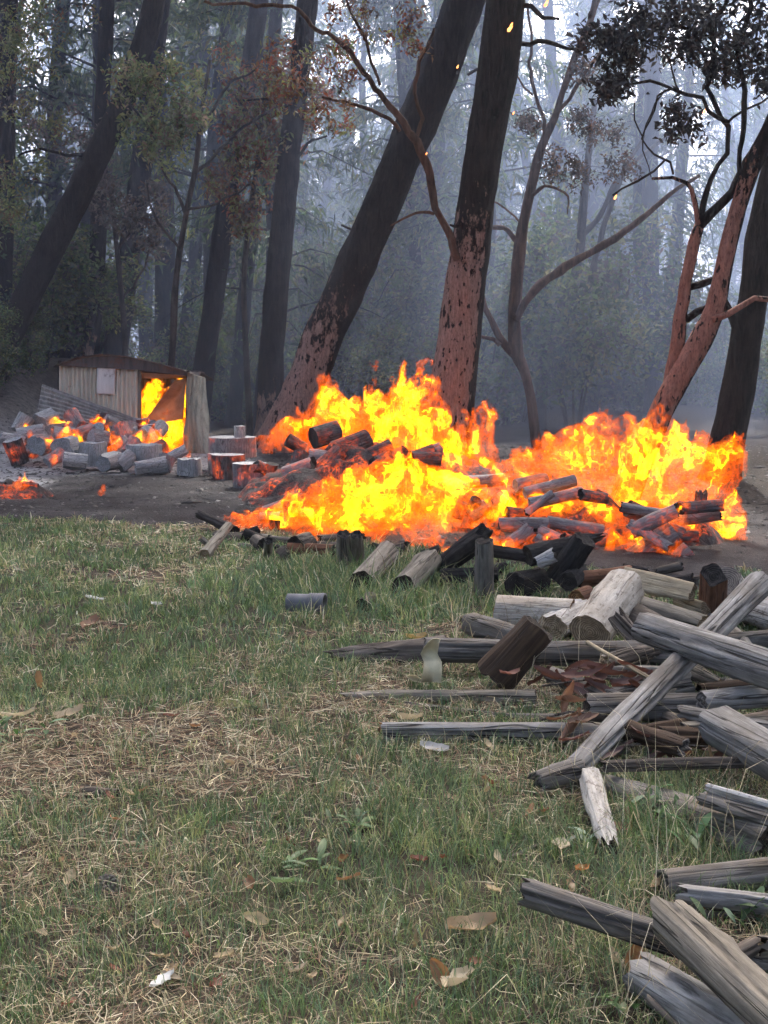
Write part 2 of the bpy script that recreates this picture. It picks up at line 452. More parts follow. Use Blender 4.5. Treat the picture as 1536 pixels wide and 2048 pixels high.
tag(pl, 'thicker blue smoke drifting up behind the blazes, its streaks shaped as sun beams', 'smoke', kind='stuff')
# ------------------------------------------------------------------ trees
def catmull(pts, step):
    pts = [np.array(p, dtype=float) for p in pts]
    out = []
    n = len(pts)
    for i in range(n - 1):
        p0 = pts[max(i - 1, 0)]; p1 = pts[i]; p2 = pts[i + 1]; p3 = pts[min(i + 2, n - 1)]
        L = np.linalg.norm(p2[:3] - p1[:3]); m = max(1, int(L / step))
        for k in range(m):
            s = k / m
            out.append(0.5 * ((2 * p1) + (-p0 + p2) * s + (2 * p0 - 5 * p1 + 4 * p2 - p3) * s * s + (-p0 + 3 * p1 - 3 * p2 + p3) * s ** 3))
    out.append(pts[-1])
    return np.array(out)
def tube(pts, segs=14, rough=0.06, seed=0, step=0.25, freq=2.2, flare=0.0, wig=0.0, furrow=0.0):
    """pts: (x,y,z,r) -> verts, faces and path length of each vertex"""
    c = catmull(pts, step)
    c[:, 3] = np.maximum(c[:, 3], 0.003)
    n = len(c)
    if wig:
        L_ = np.r_[0, np.cumsum(np.linalg.norm(np.diff(c[:, :3], axis=0), axis=1))]
        for k in range(3):
            w_ = (vnoise(L_ * 2.2 + 7 * k, L_ * 0 + seed, L_ * 0, seed + k) - 0.5) + 0.5 * (vnoise(L_ * 6 + 3 * k, L_ * 0 + seed, L_ * 0, seed + 9 + k) - 0.5)
            c[:, k] += w_ * wig * np.minimum(1, L_ * 3)
    tan = np.gradient(c[:, :3], axis=0); tan /= np.linalg.norm(tan, axis=1)[:, None] + 1e-9
    ref = np.array([0.0, 1.0, 0.05]);
    u = np.cross(tan, ref); bad = np.linalg.norm(u, axis=1) < 0.1
    u[bad] = np.cross(tan[bad], np.array([1.0, 0, 0]))
    u /= np.linalg.norm(u, axis=1)[:, None]
    w = np.cross(tan, u)
    a = np.linspace(0, 2 * np.pi, segs, endpoint=False)
    ca, sa = np.cos(a), np.sin(a)
    dirs = u[:, None] * ca[None, :, None] + w[:, None] * sa[None, :, None]
    base = c[:, None, :3] + 0 * dirs
    q = (base + dirs * c[:, None, 3:4])
    nz = vnoise(q[..., 0] * freq * 2, q[..., 1] * freq * 2, q[..., 2] * freq, seed) - 0.5
    nz2 = vnoise(q[..., 0] * freq * 7, q[..., 1] * freq * 7, q[..., 2] * freq * 2.0, seed + 5) - 0.5
    R = c[:, None, 3] * (1 + rough * (nz * 2 + nz2 * 1.0))
    if furrow:
        zz = np.broadcast_to(np.r_[0, np.cumsum(np.linalg.norm(np.diff(c[:, :3], axis=0), axis=1))][:, None], R.shape)
        fr = np.abs(vnoise(np.cos(a)[None] * 5.5 + 0 * zz, np.sin(a)[None] * 5.5 + 0 * zz, zz * 1.3, seed + 21) - 0.5) * 2
        fr2 = vnoise(np.cos(a)[None] * 2.2 + 0 * zz, np.sin(a)[None] * 2.2 + 0 * zz, zz * 2.6, seed + 22) - 0.5
        R = R * (1 + furrow * (fr - 0.35) + furrow * 0.9 * fr2)
    if flare:
        L = np.r_[0, np.cumsum(np.linalg.norm(np.diff(c[:, :3], axis=0), axis=1))]
        R = R * (1 + flare * np.exp(-L / 0.35))[:, None] * (1 + 0.5 * flare * np.exp(-L / 0.4)[:, None] * np.sin(a * 5 + seed)[None])
    V = (c[:, None, :3] + dirs * R[..., None]).reshape(-1, 3)
    i = np.arange(n - 1)[:, None] * segs; j = np.arange(segs)[None]; j2 = (j + 1) % segs
    F = np.stack([i + j, i + j2, i + segs + j2, i + segs + j], -1).reshape(-1, 4)
    faces = [tuple(f) for f in F]
    faces.append(tuple(range(segs))[::-1]); faces.append(tuple(range((n - 1) * segs, n * segs)))
    return V, faces, c
def px_path(pts, Y, dY=0.0):
    """pts (px, py, width px[, extra distance])"""
    out = []
    for i, p in enumerate(pts):
        y = Y + (p[3] if len(p) > 3 else 0.0)
        q = P(p[0], p[1], y)
        out.append((q.x, q.y, q.z, 0.5 * p[2] * y / FPX))
    return out
def limb(parent, org, path, mat, name='branch', segs=9, seed=0, rough=0.1, step=0.2, flake=None, flare=0.0):
    V, F, c = tube(path, segs, rough, seed, step, flare=flare, wig=(0.12 if path[0][3] < 0.055 else 0.03) if name == 'branch' else 0.0, furrow=0.09 if name == 'trunk' else 0.0)
    at = None
    if flake is not None:
        ax = np.repeat(c[:, :3], segs, axis=0); rr_ = np.repeat(c[:, 3], segs)
        side = (V[:, 0] - ax[:, 0]) / rr_
        at = {'flake': flake(V) * sstep(0.98, 0.45, side)}
    me = mesh_np(name, V - np.array(org), F, True, [M[mat]], at)
    return add(name, me, parent)
rng = np.random.default_rng(11)
def leaf_arrays(cen, size, dirs, cols, aspect=0.42, droop=0.0, rs=rng):
    """one folded leaf (4 verts, 2 tris) per row"""
    n = len(cen)
    d = dirs / (np.linalg.norm(dirs, axis=1)[:, None] + 1e-9)
    r = rs.normal(size=(n, 3)); s = np.cross(d, r); s /= np.linalg.norm(s, axis=1)[:, None] + 1e-9
    nn = np.cross(d, s)
    L = size[:, None]
    b = cen - d * L * 0.5; tip = cen + d * L * 0.5 - np.array([0, 0, 1.0]) * L * droop
    m = cen + d * L * 0.05
    l = m + s * L * aspect * 0.5 + nn * L * 0.10; rr = m - s * L * aspect * 0.5 + nn * L * 0.10
    V = np.stack([b, l, tip, rr], 1).reshape(-1, 3)
    k = np.arange(n)[:, None] * 4
    F = np.concatenate([k + np.array([[0, 1, 2]]), k + np.array([[0, 2, 3]])])
    col = np.repeat(cols, 4, axis=0)
    return V, F, col
GREEN = np.array([0.10, 0.15, 0.05]); OLIVE = np.array([0.20, 0.21, 0.075]); BROWN = np.array([0.15, 0.075, 0.035]); RUST = np.array([0.20, 0.055, 0.028])
TAN = np.array([0.22, 0.17, 0.10]); CHAR = np.array([0.010, 0.009, 0.010]); GREY = np.array([0.12, 0.10, 0.095]); NEEDLE = np.array([0.045, 0.08, 0.04]); LIGHT = np.array([0.16, 0.19, 0.07])
def palette(n, pal, rs=rng):
    w = np.array([p[1] for p in pal], dtype=float); w /= w.sum()
    idx = rs.choice(len(pal), n, p=w)
    c = np.array([p[0] for p in pal])[idx]
    return np.clip(c * rs.uniform(0.65, 1.4, (n, 1)) * rs.uniform(0.9, 1.1, (n, 3)), 0.003, 0.9)
def leaf_cloud(clumps, org, pal, size, per, seed, aspect=0.42, droop=0.15, hang=0.5, twig=True):
    """clumps (x,y,z,r): leaves gathered in tufts, with the twigs that carry them"""
    rs = np.random.default_rng(seed)
    Vs, Fs, Cs = [], [], []; off = 0
    for (x, y, z, r) in clumps:
        nt = max(5, int(3.2 * per * (r / 0.5) ** 2))
        tc_ = rs.normal(size=(nt, 3)); tc_ /= np.linalg.norm(tc_, axis=1)[:, None]
        tc_ = tc_ * (rs.random((nt, 1)) ** 0.45) * r * np.array([1, 1, 0.8]) + np.array([x, y, z])
        nl = rs.integers(5, 10, nt)
        cen = np.repeat(tc_, nl, axis=0)
        n = len(cen)
        cen = cen + rs.normal(size=(n, 3)) * size * 0.75
        d = rs.normal(size=(n, 3)); d[:, 2] = d[:, 2] * 0.6 - hang
        tuftc = palette(nt, pal, rs)
        cols = np.repeat(tuftc, nl, axis=0) * rs.uniform(0.75, 1.3, (n, 1))
        V, F, c = leaf_arrays(cen, size * rs.uniform(0.6, 1.25, n), d, cols, aspect, droop, rs)
        Vs.append(V); Fs.append(F + off); Cs.append(c); off += len(V)
        if twig:
            a = np.array([x, y, z]) + rs.normal(size=(nt, 3)) * r * 0.15
            dd = tc_ - a; s = np.cross(dd, rs.normal(size=(nt, 3))); s /= np.linalg.norm(s, axis=1)[:, None] + 1e-9
            w = 0.004
            V = np.stack([a - s * w, a + s * w, tc_], 1).reshape(-1, 3)
            Vs.append(V); Fs.append(np.arange(nt * 3).reshape(-1, 3) + off); Cs.append(np.tile([[0.05, 0.04, 0.035]], (nt * 3, 1))); off += len(V)
    V = np.concatenate(Vs); F = np.concatenate(Fs); Cc = np.concatenate(Cs)
    return mesh_np('crown', V - np.array(org), F, False, [M['leaf']], {'col': Cc})
def px_clumps(specs, seed=0, sub=11):
    """specs (px, py, radius px, distance): break each patch into smaller clumps"""
    rs = np.random.default_rng(seed + 99)
    out = []
    for px, py, r, Y in specs:
        for k in range(sub):
            a = rs.uniform(0, 6.28); q = math.sqrt(rs.random()) * r * 1.15
            y = Y + rs.normal() * r * Y / FPX * 1.0
            p = P(px + math.cos(a) * q, py + math.sin(a) * q, y)
            out.append((p.x, p.y, p.z, rs.uniform(0.2, 0.42) * r * Y / FPX))
    return out
def root_of(path):
    return Vector((path[0][0], path[0][1], g1(path[0][0], path[0][1])))
def ground_path(path, bury=0.25):
    """carry the first point of the path down into the ground"""
    a = np.array(path[0]); b = np.array(path[1])
    z0 = g1(a[0], a[1])
    d = (a[:3] - b[:3]); d /= np.linalg.norm(d)
    if a[2] > z0 - bury:
        k = (a[2] - z0 + bury) / max(0.25, -d[2])
        a2 = a.copy(); a2[:3] += d * k
        path = [tuple(a2)] + list(path)
    return path
def rise(path, top=16.0, r=0.10):
    """carry the last point up out of the picture"""
    a = np.array(path[-1]); b = np.array(path[-2])
    d = (a[:3] - b[:3]); d /= np.linalg.norm(d); d = d + np.array([0, 0, 0.6]); d /= np.linalg.norm(d)
    p = list(path)
    n = 4
    for k in range(1, n + 1):
        q = a[:3] + d * (top - a[2]) / max(d[2], 0.3) * k / n
        p.append((q[0], q[1], q[2], a[3] + (r - a[3]) * k / n))
    return p
def tree(name, label, pts, Y, mat, flake=None, top=None, branches=(), crowns=(), bury=True, segs=18, rough=0.07, seed=0, pal=None, size=0.09, per=26, group=None, flare=0.3, bmat=None):
    path = px_path(pts, Y)
    if bury: path = ground_path(path)
    if top: path = rise(path, top)
    org = Vector((path[0][0], path[0][1], g1(path[0][0], path[0][1])))
    root = empty(name, org, label, 'tree', group)
    limb(root, org, path, mat, 'trunk', max(segs, 32) if Y < 26 and segs > 12 else segs, seed, rough, 0.12 if Y < 26 else 0.22, flake, flare)
    for k, br in enumerate(branches):
        bp = px_path(br[0], br[1] if br[1] else Y)
        limb(root, org, bp, br[2] if len(br) > 2 else (bmat or mat), 'branch', 10, seed + 31 + k, 0.2, 0.10, flake)
    if crowns:
        me = leaf_cloud(px_clumps(crowns, seed), org, pal or [(GREEN, 1)], size, per, seed + 3)
        add('crown', me, root)
    if top:
        rs = np.random.default_rng(seed + 500)
        tp = np.array(path[-1][:3]); cl = []
        for k in range(16):
            z = rs.uniform(top * 0.62, top + 2.0)
            rr = 2.6 * (1.15 - abs(z - top * 0.85) / top)
            a = rs.uniform(0, 6.28); q = rr * math.sqrt(rs.random())
            cl.append((tp[0] + q * math.cos(a), tp[1] + q * math.sin(a), z, rs.uniform(0.6, 1.1)))
        add('crown', leaf_cloud(cl, org, [(NEEDLE, 3), (GREEN, 2)], 0.22, 14, seed + 8), root)
    return root

def flake_below(py_top, Y, soft=120, side=0):
    zt = P(768, py_top, Y).z; zs = soft * Y / FPX
    def f(V):
        v = np.clip((zt - V[:, 2]) / zs + 0.5, 0, 1)
        return v
    return f

BG = 'trunks standing in the smoke'
# the two big burnt trunks over the fire
tree('burnt_tree', 'thick upright trunk with flaked pinkish bark and dark plates rising out of the blaze',
     [(893, 945, 98), (899, 850, 93), (915, 700, 88), (928, 600, 82), (938, 520, 76), (950, 430, 76), (962, 340, 70), (980, 230, 76), (998, 120, 76), (1010, 0, 76), (1020, -120, 72)],
     20.0, 'bark_burnt', flake_below(480, 20.0, 330), top=17, seed=1, segs=26,
     branches=[
        ([(915, 520, 14), (897, 475, 15), (876, 430, 15), (865, 370, 15), (845, 310, 15), (828, 272, 17), (805, 235, 14), (768, 185, 12), (720, 125, 10), (672, 75, 9), (610, 35, 8), (560, 15, 7), (480, 8, 6), (400, 12, 5)], 19.7, 'bark_smooth'),
        ([(832, 280, 9), (836, 235, 9), (830, 190, 8), (836, 140, 7), (850, 95, 6), (868, 55, 5)], 19.75, 'bark_smooth'),
        ([(800, 262, 8), (780, 240, 8), (745, 222, 7), (700, 210, 6), (650, 190, 4)], 19.7, 'bark_smooth'),
        ([(760, 170, 7), (735, 110, 6), (728, 60, 5), (700, 10, 5), (690, -30, 4)], 19.8, 'bark_smooth'),
        ([(868, 428, 7), (840, 422, 6), (800, 430, 4), (780, 445, 3)], 19.6, 'bark_smooth'),
        ([(1030, 85, 10), (1090, 88, 8), (1150, 95, 6), (1175, 100, 4)], 20.0, 'bark_dark'),
        ([(1020, 10, 12), (1060, 8, 9), (1100, 35, 8), (1118, 40, 5)], 19.9, 'bark_dark'),
        ([(930, 452, 5), (905, 452, 5), (898, 446, 3)], 19.8, 'bark_dark')],
     crowns=[(640, 150, 60, 19.6), (590, 205, 50, 19.6), (700, 60, 45, 20), (655, 230, 40, 19.7), (560, 130, 50, 20), (820, 60, 40, 20)], pal=[(BROWN, 2), (RUST, 1.5), (GREY, 2), (OLIVE, 1)], per=9)
tree('burnt_tree', 'thick leaning trunk with scorched flaking base beside the blaze',
     [(560, 890, 92), (588, 820, 84), (625, 730, 76), (662, 640, 76), (705, 545, 78), (745, 455, 74), (782, 370, 72), (820, 280, 76), (858, 190, 80), (893, 100, 76), (930, 0, 76), (970, -110, 72)],
     23.0, 'bark_burnt', flake_below(640, 23.0, 330), top=18, seed=2, segs=24,
     branches=[([(935, 150, 6), (985, 120, 5), (1020, 110, 3)], 23.0, 'bark_dark'), ([(770, 430, 6), (735, 470, 5), (690, 455, 4)], 23.1, 'bark_dark')])
tree('pine_tree', 'dark straight trunk standing beside the leaning scorched trunk',
     [(536, 872, 50), (543, 720, 48), (552, 600, 48), (562, 480, 46), (570, 400, 46), (582, 280, 42), (600, 140, 40), (615, 0, 40)], 25.0, 'bark_burnt', flake_below(800, 25.0, 160), top=19, seed=3,
     branches=[([(575, 360, 7), (610, 300, 6), (660, 270, 4)], 25.0, 'bark_dark'), ([(590, 250, 6), (540, 200, 5), (500, 205, 3)], 24.9, 'bark_dark')])
# the forked tree on the right with reddish inner bark, the fire's glow put into its colour
tree('forked_tree', 'forked smooth tree with raw reddish bark leaning over the fire on the right',
     [(1290, 905, 50), (1312, 850, 46), (1345, 780, 46), (1378, 725, 44), (1410, 665, 44), (1430, 620, 38), (1442, 560, 34), (1455, 500, 32), (1470, 440, 30), (1485, 390, 30), (1510, 320, 34), (1550, 240, 34), (1600, 130, 30)], 15.0, 'bark_raw',
     flake_below(380, 15.0, 300), top=11, seed=4, segs=18, rough=0.12,
     branches=[
        ([(1336, 800, 30), (1345, 735, 31), (1358, 670, 30), (1368, 600, 28), (1375, 545, 26), (1385, 490, 26), (1398, 450, 22)], 15.2, 'bark_raw'),
        ([(1398, 452, 18), (1425, 415, 17), (1455, 375, 17), (1490, 330, 18), (1536, 270, 18), (1590, 210, 16)], 15.2, 'bark_dark'),
        ([(1397, 450, 12), (1385, 405, 11), (1370, 370, 9), (1345, 355, 8), (1310, 352, 5)], 15.1, 'bark_raw'),
        ([(1400, 448, 13), (1405, 400, 12), (1425, 350, 11), (1452, 310, 11), (1455, 260, 11), (1440, 240, 10), (1425, 170, 9), (1430, 100, 8), (1440, 20, 7), (1445, -40, 6)], 15.2, 'bark_dark'),
        ([(1472, 440, 9), (1482, 370, 9), (1478, 240, 12), (1490, 190, 11), (1482, 110, 10), (1500, 40, 9), (1510, -40, 8)], 15.0, 'bark_dark'),
        ([(1460, 245, 8), (1420, 225, 9), (1400, 200, 9), (1370, 190, 8), (1340, 175, 7), (1300, 165, 6), (1270, 180, 4)], 15.1, 'bark_dark'),
        ([(1345, 178, 4), (1310, 190, 4), (1290, 230, 3), (1285, 275, 3), (1310, 310, 4), (1340, 325, 5), (1352, 345, 5)], 15.0, 'bark_dark'),
        ([(1286, 275, 3), (1265, 220, 2.5), (1255, 170, 2), (1230, 140, 2)], 15.0, 'bark_dark'),
        ([(1330, 320, 5), (1305, 340, 5), (1285, 365, 5), (1255, 380, 4), (1230, 393, 4)], 15.0, 'bark_dark'),
        ([(1360, 185, 4), (1330, 120, 4), (1290, 90, 3), (1250, 75, 3), (1215, 80, 2)], 15.1, 'bark_dark'),
        ([(1330, 180, 3), (1300, 230, 3), (1290, 300, 2.5), (1305, 350, 2)], 15.0, 'bark_dark'),
        ([(1425, 640, 16), (1455, 632, 14), (1485, 615, 13), (1510, 602, 12), (1540, 598, 11), (1600, 605, 9)], 14.9, 'bark_raw'),
        ([(1372, 640, 14), (1395, 622, 14), (1430, 600, 12)], 15.3, 'bark_dark'),
        ([(1378, 575, 12), (1405, 565, 13), (1435, 555, 12)], 15.3, 'bark_dark'),
        ([(1440, 100, 6), (1400, 60, 6), (1340, 40, 5), (1280, 45, 4)], 15.2, 'bark_dark'),
        ([(1450, 250, 6), (1490, 215, 5), (1530, 190, 4)], 15.1, 'bark_dark')],
     crowns=[(1330, 25, 55, 15.1), (1400, 40, 60, 15.2), (1280, 60, 45, 15), (1470, 30, 60, 15.2), (1525, 60, 50, 15.1), (1200, 85, 34, 15), (1255, 110, 30, 15.0), (1225, 175, 26, 15.0), (1350, 80, 40, 15.3), (1440, 130, 34, 15.1), (1520, 140, 34, 15.2), (1365, 245, 34, 15.2)],
     pal=[(CHAR, 5), (CHAR * 2, 2), (GREY * 0.4, 1)], size=0.10, per=20)
tree('dark_tree', 'heavy blackened trunk leaning in from the right edge behind the forked tree',
     [(1440, 960, 74), (1462, 850, 66), (1485, 720, 62), (1505, 600, 58), (1520, 480, 58), (1545, 360, 56), (1575, 240, 54)], 17.5, 'bark_dark', top=14, seed=5,
     branches=[([(1480, 690, 16), (1440, 560, 14), (1480, 440, 14)], 17.4), ([(1500, 560, 12), (1536, 470, 10), (1580, 440, 8)], 17.4)])
# the slim many-stemmed tree between the blazes
tree('slim_tree', 'slim bare many stemmed tree behind the blaze with reddish bark',
     [(1068, 850, 20), (1062, 800, 18), (1050, 745, 20), (1033, 705, 26), (1028, 640, 26), (1033, 570, 24), (1040, 490, 24), (1052, 420, 20), (1066, 360, 19), (1078, 310, 18), (1092, 272, 17), (1110, 235, 14), (1125, 185, 12), (1150, 110, 11), (1180, 40, 10), (1195, -30, 8)],
     23.5, 'bark_smooth', top=None, seed=6, segs=14, rough=0.12, flare=0.1,
     branches=[
        ([(1032, 640, 15), (1050, 605, 17), (1080, 570, 18), (1130, 535, 18), (1180, 505, 15), (1240, 470, 13), (1300, 425, 11), (1345, 385, 8), (1400, 350, 6)], 23.4),
        ([(1030, 710, 16), (1010, 690, 15), (990, 655, 14), (970, 615, 12), (955, 560, 9)], 23.5),
        ([(1000, 690, 9), (985, 678, 8), (965, 668, 7), (940, 672, 5)], 23.4),
        ([(1040, 490, 12), (1025, 470, 10), (1005, 458, 9), (985, 455, 8), (960, 456, 6)], 23.5),
        ([(1090, 275, 11), (1082, 235, 9), (1072, 190, 8), (1062, 140, 7), (1065, 80, 6), (1060, 10, 5)], 23.5),
        ([(1066, 190, 5), (1040, 165, 4), (1020, 140, 3)], 23.5),
        ([(1065, 390, 8), (1080, 375, 6), (1110, 375, 5), (1140, 395, 4), (1135, 430, 2)], 23.4),
        ([(1115, 225, 8), (1160, 160, 7), (1200, 100, 6), (1250, 60, 5), (1280, 20, 4)], 23.6),
        ([(1130, 180, 8), (1170, 80, 7), (1205, -20, 6)], 23.6),
        ([(1045, 450, 5), (1010, 420, 4), (985, 400, 3)], 23.5)],
     crowns=[(1120, 330, 34, 23.4), (1150, 345, 30, 23.4), (1060, 245, 18, 23.5), (1170, 150, 30, 23.6), (1210, 280, 36, 23.6), (1245, 330, 30, 23.6), (1160, 250, 20, 23.5)], pal=[(GREY * 0.5, 3), (BROWN * 0.5, 1.5), (CHAR * 2, 2)], size=0.09, per=10)
tree('slim_tree', 'paler slim tree with forking upper stems in the blue smoke behind the blaze',
     [(1080, 860, 24), (1090, 700, 24), (1110, 640, 20), (1140, 570, 18), (1160, 500, 18), (1165, 430, 17), (1172, 360, 14), (1180, 280, 12), (1190, 200, 10)], 30.0, 'bark_grey', seed=7, segs=12,
     branches=[([(1085, 690, 14), (1130, 650, 14), (1175, 580, 13), (1195, 500, 12), (1215, 430, 11), (1245, 350, 9), (1290, 270, 7)], 29.8), ([(1165, 470, 12), (1200, 430, 11), (1235, 360, 9), (1300, 300, 7), (1370, 250, 5)], 30.0)])
# left side
tree('leaning_tree', 'dark trunk leaning steeply across the left side above the shed',
     [(-40, 765, 62), (20, 660, 56), (60, 580, 54), (105, 490, 54), (150, 400, 52), (190, 320, 50), (225, 250, 46), (255, 180, 42), (285, 90, 42), (310, -10, 40)], 25.5, 'bark_dark', top=18, seed=8,
     branches=[([(200, 300, 8), (150, 305, 7), (90, 300, 6), (40, 315, 4)], 25.4), ([(250, 200, 7), (300, 160, 6), (360, 130, 4)], 25.4)])
tree('pine_tree', 'dark trunk cut by the left edge of the clearing',
     [(12, 860, 40), (6, 640, 36), (10, 450, 34), (14, 200, 34), (18, -20, 34)], 27.0, 'bark_dark', top=17, seed=9,
     crowns=[(30, 40, 60, 24.5), (70, 110, 45, 24.5), (25, 190, 45, 24.3), (110, 40, 60, 25), (40, 345, 45, 24.4), (20, 410, 30, 24.4), (90, 260, 40, 24.8), (10, 120, 40, 24.3)], pal=[(OLIVE, 3), (LIGHT * 0.8, 2), (BROWN, 1)], per=14)
tree('pine_tree', 'trunk with a bare reddish foot rising straight behind the shed roof',
     [(178, 850, 36), (183, 690, 32), (190, 620, 32), (196, 480, 32), (198, 380, 30), (205, 200, 28), (215, 0, 28)], 28.0, 'bark_burnt', flake_below(690, 28, 120), top=18, seed=10)
tree('pine_tree', 'broad dim trunk behind the shed beside the one with a bare foot',
     [(225, 850, 54), (232, 700, 50), (245, 600, 46), (262, 480, 44), (280, 350, 42), (300, 200, 40), (320, 0, 40)], 31.0, 'bark_dark', top=19, seed=12)
tree('pine_tree', 'tapering dim trunk behind the open side of the shed',
     [(398, 850, 44), (410, 720, 42), (425, 620, 40), (440, 500, 40), (455, 400, 38), (480, 260, 36), (505, 100, 34), (520, -20, 34)], 29.0, 'bark_dark', top=19, seed=13)
tree('pine_tree', 'narrow trunk in the gap between the shed and the dark straight trunk',
     [(466, 850, 30), (480, 700, 28), (493, 560, 28), (506, 440, 26), (525, 300, 24), (545, 100, 24), (555, -20, 24)], 32.0, 'bark_dark', top=19, seed=14)
# scorched leaf masses hanging over the shed: a young broad-leaved tree
tree('broadleaf_tree', 'young broad leaved tree with half green half scorched brown leaves above the shed',
     [(330, 860, 16), (345, 700, 14), (352, 560, 13), (372, 430, 11), (392, 330, 10), (402, 230, 8), (420, 120, 6)], 24.3, 'bark_grey', seed=15, segs=10,
     branches=[([(372, 430, 7), (330, 340, 6), (290, 250, 5), (260, 200, 4)], 24.2), ([(385, 350, 7), (450, 290, 6), (510, 240, 5), (570, 200, 3)], 24.3), ([(400, 260, 6), (450, 180, 5), (520, 140, 4)], 24.3), ([(360, 500, 5), (310, 430, 5), (290, 370, 4)], 24.2), ([(375, 420, 5), (440, 400, 4), (500, 370, 3)], 24.2)],
     crowns=[(265, 150, 40, 24.2), (300, 210, 60, 24.2), (340, 240, 55, 24.1), (290, 270, 45, 24.2), (360, 190, 50, 24.3), (320, 160, 45, 24.4), (380, 270, 40, 24.2), (330, 300, 35, 24.1)],
     pal=[(GREEN, 3), (OLIVE, 4), (LIGHT * 1.3, 4), (BROWN, 1.2), (TAN * 1.2, 1.5)], size=0.115, per=26)
tree('broadleaf_tree', 'young tree with rusty scorched leaves in front of the dark straight trunk',
     [(500, 860, 14), (492, 700, 12), (488, 560, 11), (500, 430, 10), (515, 320, 9), (525, 220, 7), (540, 120, 5)], 25.8, 'bark_grey', seed=16, segs=10,
     branches=[([(500, 430, 6), (460, 350, 5), (430, 300, 4)], 25.7), ([(512, 340, 6), (560, 280, 5), (600, 230, 4), (630, 200, 3)], 25.7), ([(520, 260, 5), (480, 200, 5), (450, 170, 4)], 25.8), ([(495, 480, 5), (470, 420, 4), (445, 380, 3)], 25.6)],
     crowns=[(470, 150, 50, 25.7), (520, 200, 55, 25.7), (570, 180, 50, 25.6), (600, 140, 45, 25.7), (540, 260, 50, 25.6), (480, 270, 40, 25.7), (590, 270, 35, 25.5), (460, 350, 36, 25.6), (520, 330, 40, 25.6), (500, 400, 36, 25.5), (430, 380, 28, 25.7), (560, 320, 36, 25.5), (490, 450, 22, 25.5), (450, 230, 40, 25.8), (620, 200, 36, 25.7)],
     pal=[(BROWN, 3), (RUST, 2.5), (OLIVE, 3), (GREY, 2), (TAN, 1.2)], size=0.115, per=20)
tree('broadleaf_tree', 'young tree with drooping grey scorched leaves behind the leaning trunk',
     [(240, 870, 14), (250, 700, 12), (240, 560, 11), (230, 460, 9), (222, 380, 7)], 27.0, 'bark_grey', seed=17, segs=10,
     branches=[([(235, 500, 5), (280, 430, 5), (320, 390, 4)], 27.0), ([(245, 600, 5), (290, 520, 4), (300, 470, 3)], 27.0)],
     crowns=[(215, 410, 36, 27), (240, 440, 26, 27), (320, 385, 26, 27), (290, 430, 34, 27), (300, 490, 26, 27), (210, 360, 30, 27), (180, 290, 45, 27.3), (120, 260, 50, 27.3), (60, 230, 45, 27.3)],
     pal=[(GREY, 4), (GREY * 0.6, 2), (BROWN * 0.6, 1)], size=0.11, per=14)

# ------------------------------------------------------------------ the wood behind: tall pines in copies, shrubs below them
def pine_proto(seed, H=20.0, R=0.24, low=3.0, spread=2.8, nb=46, sprays=105):
    rs = np.random.default_rng(seed)
    path = [(0, 0, -0.4, R * 1.25), (0, 0, 0.6, R), (rs.normal() * 0.15, rs.normal() * 0.15, H * 0.3, R * 0.85), (rs.normal() * 0.3, rs.normal() * 0.3, H * 0.65, R * 0.55), (rs.normal() * 0.4, rs.normal() * 0.4, H, 0.03)]
    V, F, c = tube(path, 12, 0.08, seed, 0.6, 2.0, 0.3)
    tr = mesh_np('trunk', V, F, True, [M['bark_dark']])
    Vs, Fs, Cs = [], [], []; off = 0
    bV, bF = [], []; boff = 0
    for k in range(nb):
        z = low + (H - low) * (k + rs.random()) / nb
        i = np.argmin(np.abs(c[:, 2] - z)); o = c[i, :3]
        L = spread * (1.05 - 0.75 * (z - low) / (H - low)) * rs.uniform(0.55, 1.2)
        a = rs.uniform(0, 6.28)
        d = np.array([math.cos(a), math.sin(a), rs.uniform(-0.25, 0.3)])
        e = o + d * L + np.array([0, 0, -0.12 * L * L * 0.6])
        m = o + d * L * 0.5 + np.array([0, 0, 0.06 * L])
        bv, bf, _ = tube([(*o, 0.035), (*m, 0.022), (*e, 0.006)], 4, 0.0, seed + k, 0.8)
        bV.append(bv); bF += [tuple(int(q) + boff for q in f) for f in bf]; boff += len(bv)
        n = int(sprays * rs.uniform(0.5, 1.3))
        if z < low + 2.5: n = int(n * 0.35)
        s = 0.25 + 0.75 * rs.random((n, 1)) ** 0.7
        pos = o * (1 - s) + (m * 4 * s * (1 - s) + e * s * s + o * (1 - s) ** 2 - o * (1 - s)) * 1.0
        pos = (1 - s) ** 2 * o + 2 * s * (1 - s) * m + s * s * e
        pos = pos + rs.normal(size=(n, 3)) * np.array([0.2, 0.2, 0.16]) * (0.5 + s)
        dd = d[None] * 0.6 + rs.normal(size=(n, 3)) * 0.7 + np.array([0, 0, -0.55])
        cols = palette(n, [(NEEDLE, 4), (GREEN, 2), (OLIVE * 0.8, 1)], rs)
        v, f, cc = leaf_arrays(pos, rs.uniform(0.16, 0.42, n), dd, cols, 0.17, 0.25, rs)
        Vs.append(v); Fs.append(f + off); Cs.append(cc); off += len(v)
    cr = mesh_np('crown', np.concatenate(Vs), np.concatenate(Fs), False, [M['leaf']], {'col': np.concatenate(Cs)})
    br = mesh_np('branches', np.concatenate(bV), bF, True, [M['bark_dark']])
    return tr, br, cr
PROTO = [pine_proto(1, 20, 0.25, 4.5, 2.9, 46), pine_proto(2, 22, 0.30, 6.0, 2.6, 42), pine_proto(3, 17, 0.20, 2.5, 3.0, 50), pine_proto(4, 19, 0.22, 3.5, 2.4, 44), pine_proto(5, 15, 0.15, 1.2, 2.4, 44)]
rs = np.random.default_rng(5)
spots = []
tries = 0
